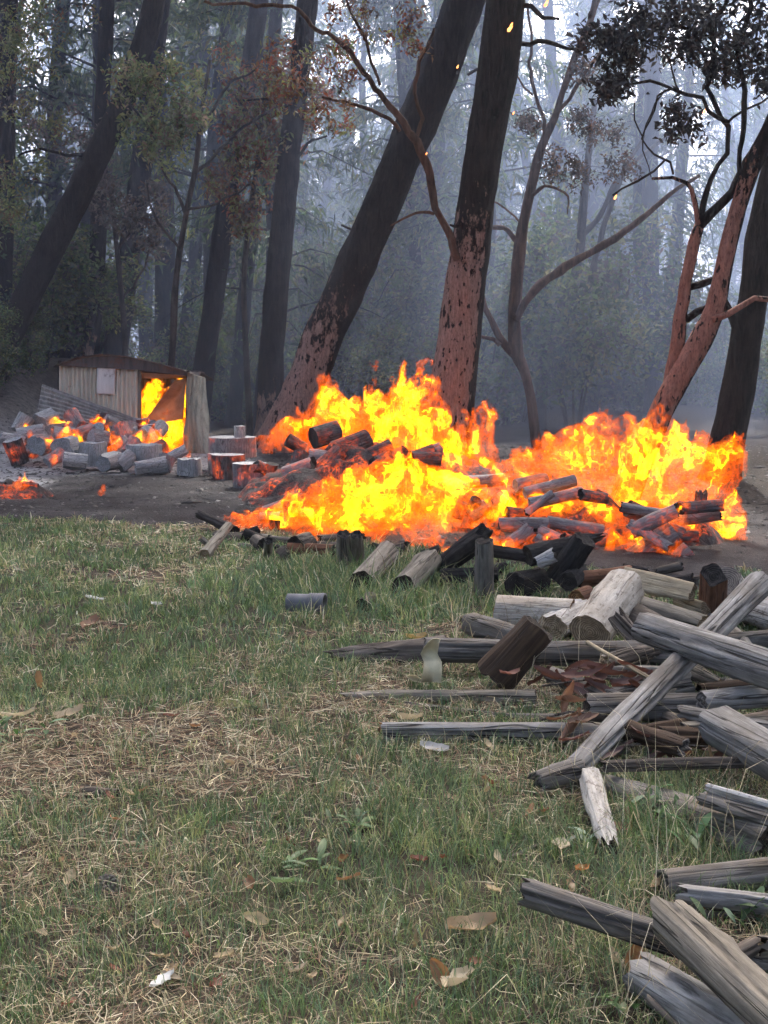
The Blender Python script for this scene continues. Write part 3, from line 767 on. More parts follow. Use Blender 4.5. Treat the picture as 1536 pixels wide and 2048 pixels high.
while len(spots) < 165 and tries < 6000:
    tries += 1
    y = 31 + 72 * rs.random() ** 1.0
    x = rs.uniform(-1, 1) * (0.36 * y + 7)
    if all((x - a) ** 2 + (y - b) ** 2 > (1.3 + 0.006 * y) ** 2 for a, b in spots):
        spots.append((x, y))
k_ = 0
while k_ < 30:                       # unseen pines added behind and beside the viewer to block low sky light
    a_ = rs.uniform(0, 2 * math.pi); r_ = rs.uniform(11, 34)
    x, y = r_ * math.cos(a_), 4 + r_ * math.sin(a_)
    if y > 24 or abs(x) < 0.36 * y + 3.5 or (y < 0 and abs(x) < 9): continue
    spots.append((x, y)); k_ += 1
for x, y in spots:
    k = rs.integers(0, len(PROTO))
    if y < 42: k = rs.integers(0, 4)
    o = empty('pine_tree', (x, y, g1(x, y)), 'tall dim pine with drooping boughs in the smoky wood behind the clearing', 'tree', 'pines in the smoky wood')  # the added light-blocking pines round the viewer carry this label too
    o.rotation_euler = (rs.normal() * 0.05, rs.normal() * 0.07 + 0.04, rs.uniform(0, 6.28))
    s = rs.uniform(0.85, 1.2); o.scale = (s, s, s)
    for nm, me in zip(('trunk', 'branches', 'crown'), PROTO[k]):
        b_ = add(nm if nm != 'branches' else 'boughs', me, o)
        if nm == 'branches': tag(b_, kind='stuff')
# shrubs under the pines
def shrub_proto(seed):
    rs_ = np.random.default_rng(seed)
    cl = [(rs_.normal() * 0.6, rs_.normal() * 0.6, 0.3 + abs(rs_.normal()) * 0.9, rs_.uniform(0.35, 0.6)) for _ in range(15)]
    me = leaf_cloud(cl, (0, 0, 0), [(GREEN, 3), (NEEDLE, 2), (OLIVE * 0.8, 2), (GREY * 0.7, 1)], 0.11, 24, seed, hang=0.1)
    Vs, Fs, off = [], [], 0
    for k in range(6):
        a = rs_.uniform(0, 6.28)
        V, F, _ = tube([(0.06 * math.cos(a), 0.06 * math.sin(a), -0.15, 0.025), (0.3 * math.cos(a), 0.3 * math.sin(a), 0.6, 0.016), (0.7 * math.cos(a), 0.7 * math.sin(a), 1.4, 0.006)], 5, 0.1, seed + k, 0.3)
        Vs.append(V); Fs += [tuple(int(q) + off for q in f) for f in F]; off += len(V)
    return me, mesh_np('stem', np.concatenate(Vs), Fs, True, [M['bark_grey']])
SH = [shrub_proto(k) for k in (21, 22, 23)]
for k in range(104):
    y = 27.5 + 34 * rs.random() ** 1.3
    x = rs.uniform(-1, 1) * (0.33 * y + 3)
    if y < 30 and -6 < x < -2.0: y += 4
    if k >= 78: y += 6; x *= 1.15
    if 70 <= k < 78: x, y = rs.uniform(-9.5, -6.6), rs.uniform(22.5, 27)
    o = empty('shrub', (x, y, g1(x, y)), 'dim leafy shrub in the undergrowth below the pines', 'shrub', 'shrubs in the smoky wood')
    o.rotation_euler = (0, 0, rs.uniform(0, 6.28)); s = rs.uniform(0.8, 1.7) if k < 70 else (rs.uniform(0.4, 0.6) if k < 78 else rs.uniform(1.5, 2.6)); o.scale = (s, s, s * rs.uniform(0.9, 1.3))
    a, b = SH[k % 3]
    add('foliage', a, o); tag(add('stems', b, o), kind='stuff')
# ------------------------------------------------------------------ logs
def log_mesh(L, r0, r1, seed, segs=34, ring=0.05, groove=0.10, lump=0.10, bend=0.0, flats=(), ragged=(0.0, 0.0), cracks=(), taper_end=0.0, squash=1.0, knots=0):
    rs = np.random.default_rng(seed)
    n = int(min(60, max(5, L / ring)))
    s = np.linspace(0, 1, n)
    a = np.linspace(0, 2 * np.pi, segs, endpoint=False)
    S, A = np.meshgrid(s, a, indexing='ij')
    R = (r0 + (r1 - r0) * S)
    q = 1.0 / max(r0, 0.02)
    cx, cy = np.cos(A), np.sin(A)
    g = vnoise(cx * 3.2 + seed, cy * 3.2, S * L * 1.6, seed) - 0.5
    g += 0.6 * (vnoise(cx * 7.5 + seed, cy * 7.5, S * L * 2.5, seed + 3) - 0.5)
    lm = vnoise(cx * 1.1 + 5, cy * 1.1 + seed, S * L * 2.2 / max(0.4, r0 * 8), seed + 7) - 0.5
    k = 1 + groove * g + lump * 2 * lm
    for k_ in range(knots):
        ka, ks = rs.uniform(0, 6.28), rs.uniform(0.15, 0.85)
        da = np.angle(np.exp(1j * (A - ka)))
        k = k + 0.22 * np.exp(-(da / 0.35) ** 2 - ((S - ks) * L / (r0 * 0.7)) ** 2)
    for th, dist in flats:
        c = np.cos(A - th)
        k = np.where(c > 1e-3, np.minimum(k, dist / np.maximum(c, 1e-3) * (1 + 0.06 * g)), k)
    for th, wid, dep, s0, s1 in cracks:
        th_ = th + 0.15 * np.sin(S * 5 + seed) + 0.1 * (vnoise(S * L * 6, S * 0, S * 0, seed + 2) - 0.5)
        da = np.angle(np.exp(1j * (A - th_)))
        k = k - dep * np.exp(-(da / wid) ** 2) * sstep(s0 - 0.05, s0 + 0.05, S) * sstep(s1 + 0.05, s1 - 0.05, S)
    if taper_end:
        k = k * (1 - taper_end * sstep(0.7, 1.0, S))
    R = R * np.maximum(k, 0.08)
    Z = S * L
    rag0 = (vnoise(cx * 3 + 9, cy * 3, S * 0, seed + 11)) * ragged[0]
    rag1 = (vnoise(cx * 3 + 19, cy * 3, S * 0, seed + 12)) * ragged[1]
    Z = Z + rag0 * np.maximum(0, 1 - S * n / 3.0) - rag1 * np.maximum(0, 1 - (1 - S) * n / 3.0)
    bx = bend * L * (np.sin(S * math.pi) - 0.5) * 0.5
    X = cx * R + bx; Y = cy * R * squash
    V = np.stack([X, Y, Z], -1).reshape(-1, 3)
    i = np.arange(n - 1)[:, None] * segs; j = np.arange(segs)[None]; j2 = (j + 1) % segs
    F = np.stack([i + j, i + j2, i + segs + j2, i + segs + j], -1).reshape(-1, 4)
    ends = []
    for e, row in ((0, 0), (1, n - 1)):
        rim = np.stack([X[row], Y[row], Z[row]], -1)
        c = rim.mean(0)
        Ve = [rim]; sgn = -1 if e == 0 else 1
        for f_ in (0.93, 0.66, 0.33):
            w = c + (rim - c) * f_
            w[:, 2] += sgn * (-(1 - f_) * 0.012 + 0.006 * (vnoise(w[:, 0] * 40, w[:, 1] * 40, w[:, 2] * 0, seed + 8) - 0.5) * 2) + (-sgn * 0.006 if f_ < 0.9 else sgn * 0.003)
            Ve.append(w)
        Vc = np.concatenate(Ve + [c[None]])
        fs = []
        for b in range(3):
            for q_ in range(segs):
                q2 = (q_ + 1) % segs
                f4 = (b * segs + q_, b * segs + q2, (b + 1) * segs + q2, (b + 1) * segs + q_)
                fs.append(f4 if e == 1 else f4[::-1])
        for q_ in range(segs):
            f3 = (3 * segs + q_, 3 * segs + (q_ + 1) % segs, 4 * segs)
            fs.append(f3 if e == 1 else f3[::-1])
        ends.append((Vc, fs))
    return V, F, ends
_ls = [100]
def put_log(name, label, cat, group, a, b, r0, r1, mat, cut, roll=None, seed=None, cutmats=None, **kw):
    a = Vector(a); b = Vector(b)
    _ls[0] += 1
    sd_ = seed if seed is not None else _ls[0]
    q_ = frame_quat(b - a, roll if roll is not None else sd_ * 1.7)
    if kw.get('cracks'):               # crack angles are given from the weathered upper front side of the log
        lo_ = q_.inverted() @ (Vector((0, 0, CAM_Z)) - (a + b) / 2).normalized()
        th0 = math.atan2(lo_.y, lo_.x)
        kw['cracks'] = [(th0 + (c_[0] % 1.2) - 0.45, *c_[1:]) for c_ in kw['cracks']]
    V, F, ends = log_mesh((b - a).length, r0, r1, sd_, **kw)
    me = mesh_np(name, V, F, True, [M[mat]])
    o = add(name, me)
    tag(o, label, cat, group)
    o.location = a
    o.rotation_mode = 'QUATERNION'
    o.rotation_quaternion = frame_quat(b - a, roll if roll is not None else sd_ * 1.7)
    for k, (Ve, fs) in enumerate(ends):
        cm = (cutmats[k] if cutmats else cut)
        e = add('cut_end', mesh_np('cut_end', Ve, fs, True, [M[cm]]), o)
    return o
def endpoint(px, py, w, z=None):
    """world point and radius of a log's end from its pixel, its width in pixels and its height (None: lying on the ground)"""
    if z is None:
        zz = 0.05
        for _ in range(6):
            p = G(px, py, zz)
            r = 0.5 * w * p.y / FPX
            zz = r * 0.8
        return p, r
    p = Gd(px, py, z)
    return p, 0.5 * w * p.y / FPX
def plog(label, A, B, mat, cut, name='log', cat='log', group=None, **kw):
    kw['groove'] = kw.get('groove', 0.1) * 1.45; kw['lump'] = kw.get('lump', 0.1) * 1.3
    kw.setdefault('ragged', (0.02, 0.02)); kw.setdefault('knots', 1)
    a, r0 = endpoint(*A); b, r1 = endpoint(*B)
    return put_log(name, label, cat, group, a, b, r0, r1, mat, cut, **kw)
def chunk(label, px, py, length, w, ang, Y, mat, cut, depth_tilt=0.0, name='charred_log', cat='log', group=None, w2=None, **kw):
    """a log seen at pixel (px,py) at distance Y: length and width in px, angle in the picture (degrees, counter-clockwise), tilt towards the back"""
    c = P(px, py, Y); s = Y / FPX
    a = math.radians(ang); dt = math.radians(depth_tilt)
    d = Vector((math.cos(a) * math.cos(dt), math.sin(dt), math.sin(a) * math.cos(dt)))
    L = length * s
    p0 = c - d * L / 2
    return put_log(name, label, cat, group, p0, p0 + d * L, w * s / 2, (w2 or w) * s / 2, mat, cut, **kw)

# --- weathered logs in the heap on the right and in the grass
WP = None
plog('long slim silvery pole lying slantwise across the top of the log heap', (1148, 1538, 48, 0.06), (1520, 1166, 54, 0.42), 'grey_wood', 'cut_grey', groove=0.12, lump=0.05, cracks=[(2.2, 0.10, 0.3, 0.0, 1.0), (0.4, 0.08, 0.2, 0.2, 0.8)], knots=2)
plog('thick grey post with sawn end lying over the long silvery pole', (1287, 1255, 62, 0.33), (1640, 1372, 88, 0.33), 'grey_wood', 'cut_tan', groove=0.10, lump=0.03, cracks=[(1.6, 0.09, 0.25, 0.0, 1.0), (2.6, 0.07, 0.2, 0.3, 1.0)])
plog('brown rotten log with a broken tapering tip lying behind the curled bark', (905, 1308, 62), (640, 1312, 30), 'bark_wood', 'cut_dark', groove=0.22, lump=0.12, ragged=(0.05, 0.14), taper_end=0.35)
plog('grey log running from the curled bark to below the slanting pole', (845, 1300, 48, 0.13), (1385, 1312, 54, 0.10), 'dim_wood', 'cut_grey', groove=0.14, lump=0.06, cracks=[(1.4, 0.09, 0.3, 0.0, 1.0)], knots=2)
plog('short thick rotten brown stump tipped on its side over the grey log', (985, 1362, 84, 0.06), (1082, 1252, 72, 0.33), 'brown_wood', 'cut_dark', groove=0.2, lump=0.12, ragged=(0.03, 0.02))
plog('small grey log with dark sawn end beside the pale mottled log', (938, 1245, 46, 0.10), (1040, 1275, 40, 0.09), 'dim_wood', 'cut_dark', groove=0.1, lump=0.06)
plog('pale mottled decayed log with brown end lying in the grass before the fire', (992, 1222, 70, 0.12), (1148, 1230, 72, 0.12), 'pale_wood', 'cut_orange', groove=0.08, lump=0.09)
plog('pale chalky lump of wood leaning on the mottled log', (1100, 1258, 60, 0.09), (1165, 1225, 56, 0.10), 'white_wood', 'cut_tan', groove=0.2, lump=0.2, ragged=(0.05, 0.05))
plog('thick pale speckled log with peeling face sloping towards the fire', (1178, 1268, 84, 0.16), (1250, 1172, 84, 0.34), 'pale_wood', 'cut_tan', groove=0.08, lump=0.06, knots=2, flats=[(1.5, 0.85)])
plog('pale split log lying across behind the speckled log', (1238, 1152, 44, 0.30), (1388, 1186, 40, 0.26), 'split_wood', 'cut_tan', flats=[(4.2, 0.5), (1.0, 0.7)], groove=0.1, lump=0.05, ragged=(0.05, 0.02))
plog('wedge of split yellow wood under the grey post', (1352, 1202, 40, 0.17), (1412, 1222, 46, 0.15), 'split_wood', 'cut_tan', flats=[(0.5, 0.45), (2.9, 0.5)], groove=0.1)
plog('pale log with rough bark lying under the sawn grey post', (1282, 1212, 46, 0.20), (1410, 1252, 44, 0.15), 'tan_wood', 'cut_tan', groove=0.14, lump=0.08)
plog('upright squared brown block scorched red at the edge of the fire', (1425, 1212, 58, 0.14), (1428, 1150, 56, 0.38), 'red_wood', 'cut_char', flats=[(0.1, 0.7), (3.2, 0.7), (1.67, 0.75)], groove=0.08, lump=0.03)
plog('broken hollow brown branch lying on the speckled log', (1222, 1220, 34, 0.30), (1292, 1296, 30, 0.14), 'bark_wood', 'cut_dark', groove=0.25, lump=0.16, ragged=(0.10, 0.04), cracks=[(1.0, 0.3, 0.4, 0.5, 0.9)])
plog('round brown log end behind the sawn grey post', (1272, 1232, 52, 0.20), (1345, 1268, 52, 0.16), 'bark_wood', 'cut_orange', groove=0.1)
plog('pale fungus covered stump beside the upright squared block', (1465, 1200, 76, 0.13), (1450, 1160, 70, 0.28), 'white_wood', 'cut_grey', groove=0.12, lump=0.16)
plog('pale rotten log behind the upper end of the slanting pole', (1478, 1212, 60, 0.13), (1580, 1240, 66, 0.13), 'white_wood', 'cut_tan', groove=0.15, lump=0.14)
plog('dark weathered log lying behind the thick grey post', (1445, 1285, 40, 0.12), (1640, 1272, 48, 0.12), 'dim_wood', 'cut_grey', groove=0.2, lump=0.08, cracks=[(1.5, 0.1, 0.3, 0.0, 1.0)])
plog('dark wet log under the thick grey post with rounded end', (1395, 1382, 34, 0.06), (1640, 1366, 46, 0.07), 'brown_wood', 'cut_dark', groove=0.1, lump=0.06)
plog('short pale knotty stub sticking out below the thick grey post', (1385, 1345, 36, 0.10), (1450, 1372, 20, 0.07), 'tan_wood', 'cut_tan', groove=0.2, lump=0.15, ragged=(0, 0.05))
plog('long dark grey log lying level beneath the slanting pole', (1168, 1418, 58, 0.11), (1470, 1412, 56, 0.11), 'dim_wood', 'cut_dark', groove=0.12, lump=0.05, cracks=[(1.5, 0.09, 0.3, 0, 1), (2.3, 0.1, 0.2, 0, 1)])
plog('grey log continuing to the right behind the blocky grey log end', (1400, 1402, 44, 0.18), (1660, 1380, 56, 0.18), 'grey_wood', 'cut_grey', groove=0.12, lump=0.08)
plog('slim grey post with orange heartwood at its sawn end lying in dry grass', (757, 1466, 44), (1300, 1470, 50), 'grey_wood', 'cut_orange', groove=0.10, lump=0.04, bend=0.01, cracks=[(1.7, 0.10, 0.35, 0, 1), (0.9, 0.08, 0.25, 0.1, 0.9)], flats=[(3.0, 0.8)])
plog('slender brownish log tapering to a point in the grass below the curled bark', (1075, 1396, 34), (665, 1392, 22), 'tan_wood', 'cut_dark', groove=0.16, lump=0.09, taper_end=0.4, ragged=(0.02, 0.08), bend=0.02)
plog('thin driftwood branch lying behind the slim grey post', (1170, 1444, 22), (805, 1412, 12), 'dim_wood', 'cut_grey', groove=0.2, lump=0.12, bend=0.04, name='branch', cat='branch')
plog('blocky thick grey log with square cut end jutting from the heap', (1432, 1448, 88, 0.17), (1680, 1590, 104, 0.14), 'grey_wood', 'cut_grey', groove=0.08, lump=0.05, flats=[(1.2, 0.8)], cracks=[(1.9, 0.08, 0.3, 0.0, 1.0)])
plog('grey log with rotten dark hollow right end lying in green grass', (1212, 1568, 44), (1560, 1690, 100), 'dim_wood', 'cut_dark', groove=0.16, lump=0.12, ragged=(0.05, 0.10), cracks=[(2.0, 0.3, 0.35, 0.7, 1.0)])
plog('slim dull grey pole above the rotten hollow log', (1400, 1596, 30, 0.15), (1640, 1672, 36, 0.15), 'dim_wood', 'cut_grey', groove=0.12)
plog('slim pale split pole with bright upper face above the rotten hollow log', (1412, 1572, 22, 0.19), (1640, 1640, 26, 0.19), 'white_wood', 'cut_tan', groove=0.12, flats=[(1.5, 0.5)])
plog('knobbly whitish weathered branch with forked foot lying in the grass', (1178, 1552, 46, 0.09), (1222, 1708, 46), 'white_wood', 'cut_dark', groove=0.25, lump=0.14, ragged=(0.03, 0.12), taper_end=0.3, knots=4, cracks=[(1.4, 0.2, 0.5, 0.75, 1.0)])
plog('short squared grey post end at the foot of the slanting pole', (1062, 1572, 50), (1165, 1540, 62, 0.07), 'dim_wood', 'cut_grey', groove=0.1, lump=0.04, flats=[(1.3, 0.75)], ragged=(0.06, 0.02))
plog('round grey log lying level in the grass with brown mossy end', (1318, 1772, 62), (1680, 1728, 64), 'dim_wood', 'cut_grey', groove=0.1, lump=0.07)
plog('split rail with pale top face lying below the round level log', (1408, 1806, 40, 0.05), (1680, 1836, 46, 0.05), 'tan_wood', 'cut_orange', flats=[(1.5, 0.4), (4.4, 0.7)], groove=0.1)
plog('long dark grey post with a deep lengthwise split jutting over the grass', (1034, 1778, 58, 0.20), (1620, 1972, 66, 0.03), 'dim_wood', 'cut_dark', segs=48, roll=0.0, groove=0.08, lump=0.03, cracks=[(0.45, 0.13, 0.6, -0.2, 1.2), (0.95, 0.07, 0.2, 0.1, 0.8)], ragged=(0.04, 0.0))
plog('thick brownish grey post with notched end lying over the deeply split post', (1325, 1822, 92, 0.22), (1620, 2098, 112, 0.20), 'tan_wood', 'cut_grey', segs=48, groove=0.07, lump=0.03, ragged=(0.08, 0.0), cracks=[(2.4, 0.10, 0.25, 0.0, 1.0)])
plog('thick smooth grey log lying lowest in the grass beneath the crossing posts', (1275, 1945, 92), (1560, 2120, 140), 'grey_wood', 'cut_grey', groove=0.07, lump=0.07, taper_end=0.0, ragged=(0.06, 0), cracks=[(1.2, 0.06, 0.2, 0.05, 0.9)])
plog('straight pale yellow stick lying against the slanting pole', (1172, 1283, 8, 0.22), (1318, 1368, 11, 0.16), 'split_wood', 'cut_tan', name='stick', cat='stick', groove=0.05, lump=0.03, segs=10)
plog('thin brown twig poking out below the lowest grey log', (1288, 1988, 13, 0.06), (1370, 2070, 15, 0.02), 'bark_wood', 'cut_dark', name='twig', cat='twig', segs=9, groove=0.1)
plog('grey stick lying in the grass beside the knobbly whitish branch', (1018, 1716, 9), (1100, 1680, 10), 'dim_wood', 'cut_grey', name='stick', cat='stick', segs=9)
plog('short dark stick lying on the bare patch of needles', (165, 1583, 24), (240, 1588, 20), 'bark_wood', 'cut_dark', name='stick', cat='stick', segs=14)
plog('thin bleached stick lying near the fork legged branch by the fire', (330, 1066, 6), (440, 1058, 6), 'bark_wood', 'cut_dark', name='stick', cat='stick', segs=8)
# --- logs at the edge between grass and fire
plog('grey barked log pointing out of the fire into tall grass, right of the leaning pair', (722, 1166, 50), (775, 1104, 46, 0.16), 'tan_wood', 'cut_dark', groove=0.12, lump=0.06)
plog('grey barked log with dark sawn end sticking into tall grass below the flames', (806, 1176, 52), (862, 1120, 48, 0.16), 'tan_wood', 'cut_dark', groove=0.12, lump=0.06)
plog('thicker log of the pair propped upright against the fire', (690, 1128, 36, 0.04), (686, 1066, 30, 0.30), 'tan_wood', 'cut_char', groove=0.12, lump=0.08)
plog('thinner log of the pair propped upright against the fire', (716, 1126, 28, 0.04), (713, 1068, 24, 0.30), 'tan_wood', 'cut_char', groove=0.12, lump=0.08)
plog('short log showing its dark round end in the grass below the flames', (560, 1114, 28), (578, 1100, 28, 0.10), 'bark_wood', 'cut_dark', groove=0.1)
plog('reddish lit log lying along the foot of the flames', (575, 1096, 20, 0.08), (668, 1100, 22, 0.08), 'red_wood', 'cut_char', groove=0.1)
plog('small dark log end half hidden in the tall grass', (724, 1213, 30), (740, 1196, 28), 'bark_wood', 'cut_dark', groove=0.1)
plog('rounded brown log humped at the foot of the flames', (590, 1092, 40, 0.10), (622, 1080, 36, 0.13), 'bark_wood', 'cut_char', groove=0.1, lump=0.1)
plog('rounded brown log beside the humped one at the foot of the flames', (528, 1092, 30, 0.08), (512, 1080, 26, 0.10), 'bark_wood', 'cut_char', groove=0.1, lump=0.1)
fk = plog('pale forked branch propped at the end of the fire in the grass', (408, 1112, 26), (458, 1050, 18, 0.22), 'tan_wood', 'cut_tan', name='branch', cat='branch', groove=0.12, lump=0.08)
plog('small pale branch stub leaning on the forked branch', (398, 1074, 12, 0.18), (424, 1094, 14, 0.09), 'tan_wood', 'cut_tan', name='branch', cat='branch', groove=0.12)
plog('blackened branch with glowing spots at the tip of the fire line', (396, 1027, 16, 0.18), (470, 1062, 22, 0.10), 'char', 'cut_char', groove=0.2, lump=0.1, ragged=(0.06, 0))
plog('grey log lying along the end of the fire line by the scorched ground', (430, 1072, 22), (540, 1082, 24), 'bark_wood', 'cut_char', groove=0.12)
plog('thin grey branch trailing through grass at the end of the fire line', (470, 1092, 14), (585, 1106, 14), 'tan_wood', 'cut_char', name='branch', cat='branch', groove=0.12, bend=0.05)
plog('low grey log end upright in grass before the flames', (535, 1118, 18, 0.02), (537, 1080, 18, 0.2), 'tan_wood', 'cut_char', groove=0.1)
# --- charred logs stacked at the front of the fire
plog('charred log propped steeply over the white hot gap', (884, 1134, 42, 0.10), (972, 1066, 46, 0.40), 'char', 'cut_char', groove=0.2, lump=0.1, ragged=(0, 0.07))
plog('slim charred pole lying level over the burning gap', (950, 1098, 24, 0.30), (1125, 1122, 28, 0.24), 'char', 'cut_char', groove=0.15, lump=0.08)
plog('charred log with a pointed broken tip above the fire', (1055, 1112, 44, 0.28), (1214, 1070, 26, 0.40), 'char', 'cut_char', groove=0.2, lump=0.1, ragged=(0, 0.12), taper_end=0.5)
plog('thick black log standing aslant among the charred stack', (1112, 1160, 46, 0.12), (1172, 1076, 46, 0.42), 'char', 'cut_char', groove=0.2, lump=0.1)
plog('ashy grey sawn stub lying on the charred stack', (1072, 1128, 30, 0.25), (1112, 1108, 32, 0.32), 'ash_wood', 'cut_char', groove=0.1)
plog('black round log lying at the bottom of the charred stack', (1030, 1172, 54, 0.09), (1082, 1158, 50, 0.10), 'char', 'cut_char', groove=0.15, lump=0.1)
plog('black hollow log end at the bottom of the charred stack', (1135, 1166, 40, 0.13), (1160, 1142, 38, 0.17), 'char', 'cut_char', groove=0.15, lump=0.1)
plog('brown scorched log lying level at the foot of the wide blaze', (1155, 1158, 34, 0.13), (1262, 1148, 36, 0.15), 'red_wood', 'cut_char', groove=0.12)
plog('grey post standing upright in the grass before the white hot gap', (968, 1188, 40, 0.02), (968, 1080, 36, 0.40), 'dim_wood', 'cut_char', groove=0.08, lump=0.03)
plog('black log lying behind the upright grey post', (880, 1152, 30, 0.07), (1000, 1150, 34, 0.09), 'char', 'cut_char', groove=0.15)
plog('small brown log behind the mottled pale log', (1150, 1200, 40, 0.10), (1178, 1190, 40, 0.11), 'red_wood', 'cut_orange', groove=0.1)
chunk('upright charred post standing in the flames at the side of the wide blaze', 1397, 1068, 190, 25, 88, 11.6, 'char_ember', 'cut_char', groove=0.15, lump=0.06, ragged=(0, 0.08), name='charred_post', cat='post')

rs = np.random.default_rng(88)
for k in range(26):
    px = rs.uniform(1210, 1640); py = rs.uniform(1275, 1560) if k < 19 else rs.uniform(1590, 1960)
    if k >= 19: px = rs.uniform(1440, 1700)
    a_ = rs.normal() * 0.28; l_ = rs.uniform(110, 330); w_ = rs.uniform(22, 52); z_ = rs.uniform(0.02, 0.13)
    plog('weathered log wedged low in the tangle of the log heap', (px - l_ * math.cos(a_) / 2, py - l_ * math.sin(a_) / 2, w_, z_), (px + l_ * math.cos(a_) / 2, py + l_ * math.sin(a_) / 2, w_ * rs.uniform(0.7, 1.1), z_ + rs.uniform(-0.02, 0.06)),
         ['dim_wood', 'grey_wood', 'bark_wood', 'tan_wood', 'brown_wood'][k % 5], ['cut_grey', 'cut_tan', 'cut_dark'][k % 3], group='logs wedged in the tangle of the heap', groove=0.16, lump=0.12, ragged=(0.05, 0.06), knots=2,
         flats=[(rs.uniform(0, 6.28), rs.uniform(0.35, 0.7))] if k % 3 == 0 else (), cracks=[(rs.uniform(0, 6.28), 0.1, 0.35, 0.0, 1.0)])
# ------------------------------------------------------------------ coal heaps and charred firewood in the fire
def heap(label, blobs, seed, lo, hi, step=0.05):
    xs = np.arange(lo[0], hi[0], step); ys = np.arange(lo[1], hi[1], step)
    X, Y = np.meshgrid(xs, ys, indexing='ij'); X = X.ravel(); Y = Y.ravel()
    H = np.zeros(len(X))
    for bx, by, rx, ry, hh in blobs:
        d = ((X - bx) / rx) ** 2 + ((Y - by) / ry) ** 2
        H = np.maximum(H, hh * np.clip(1 - d, 0, 1) ** 0.7)
    H = H * (0.6 + 0.8 * n2(X, Y, 0.28, seed)) + (n2(X, Y, 0.13, seed + 1) - 0.5) * 0.16 * sstep(0, 0.1, H)
    Z = gz(X, Y) + H - 0.03
    ny = len(ys)
    keep = (H > 0.004).reshape(len(xs), ny)
    I = (np.arange(len(xs) - 1)[:, None] * ny + np.arange(ny - 1)[None])
    ok = keep[:-1, :-1] | keep[1:, :-1] | keep[:-1, 1:] | keep[1:, 1:]
    I = I[ok]
    F = np.stack([I, I + ny, I + ny + 1, I + 1], 1)
    used = np.unique(F); mp = np.full(len(X), -1); mp[used] = np.arange(len(used))
    c = Vector((blobs[0][0], blobs[0][1], 0))
    o = add('coal_heap', mesh_np('coal_heap', np.c_[X, Y, Z][used] - np.array(c), mp[F], True, [M['coal_bed']]))
    o.location = c
    return tag(o, label, 'coal heap', 'glowing coal heaps')
def at(px, Y): return (px - 768) / FPX * Y
heap('broad glowing heap of coals and burnt wood under the tall yellow blaze', [(at(720, 15.8), 15.8, 1.15, 1.6, 0.55), (at(830, 14.9), 14.9, 1.0, 1.3, 0.34), (at(610, 15.5), 15.5, 0.8, 1.5, 0.36), (at(900, 16.5), 16.5, 0.7, 1.2, 0.35)], 50, (-2.2, 11.8), (1.6, 18.5))
heap('glowing heap of coals under the wide orange blaze', [(at(1180, 12.0), 12.0, 0.9, 0.8, 0.36), (at(1330, 11.7), 11.7, 0.55, 0.6, 0.26), (at(1080, 12.3), 12.3, 0.6, 0.7, 0.28)], 60, (0.7, 10.6), (3.6, 13.6))
heap('small smouldering heap of ash and embers on the scorched ground', [(at(35, 15.4), 15.4, 0.42, 0.5, 0.17), (at(-20, 15.6), 15.6, 0.4, 0.5, 0.15)], 70, (-5.6, 14.6), (-3.7, 16.4), 0.04)
GL = 'charred logs in the fire'
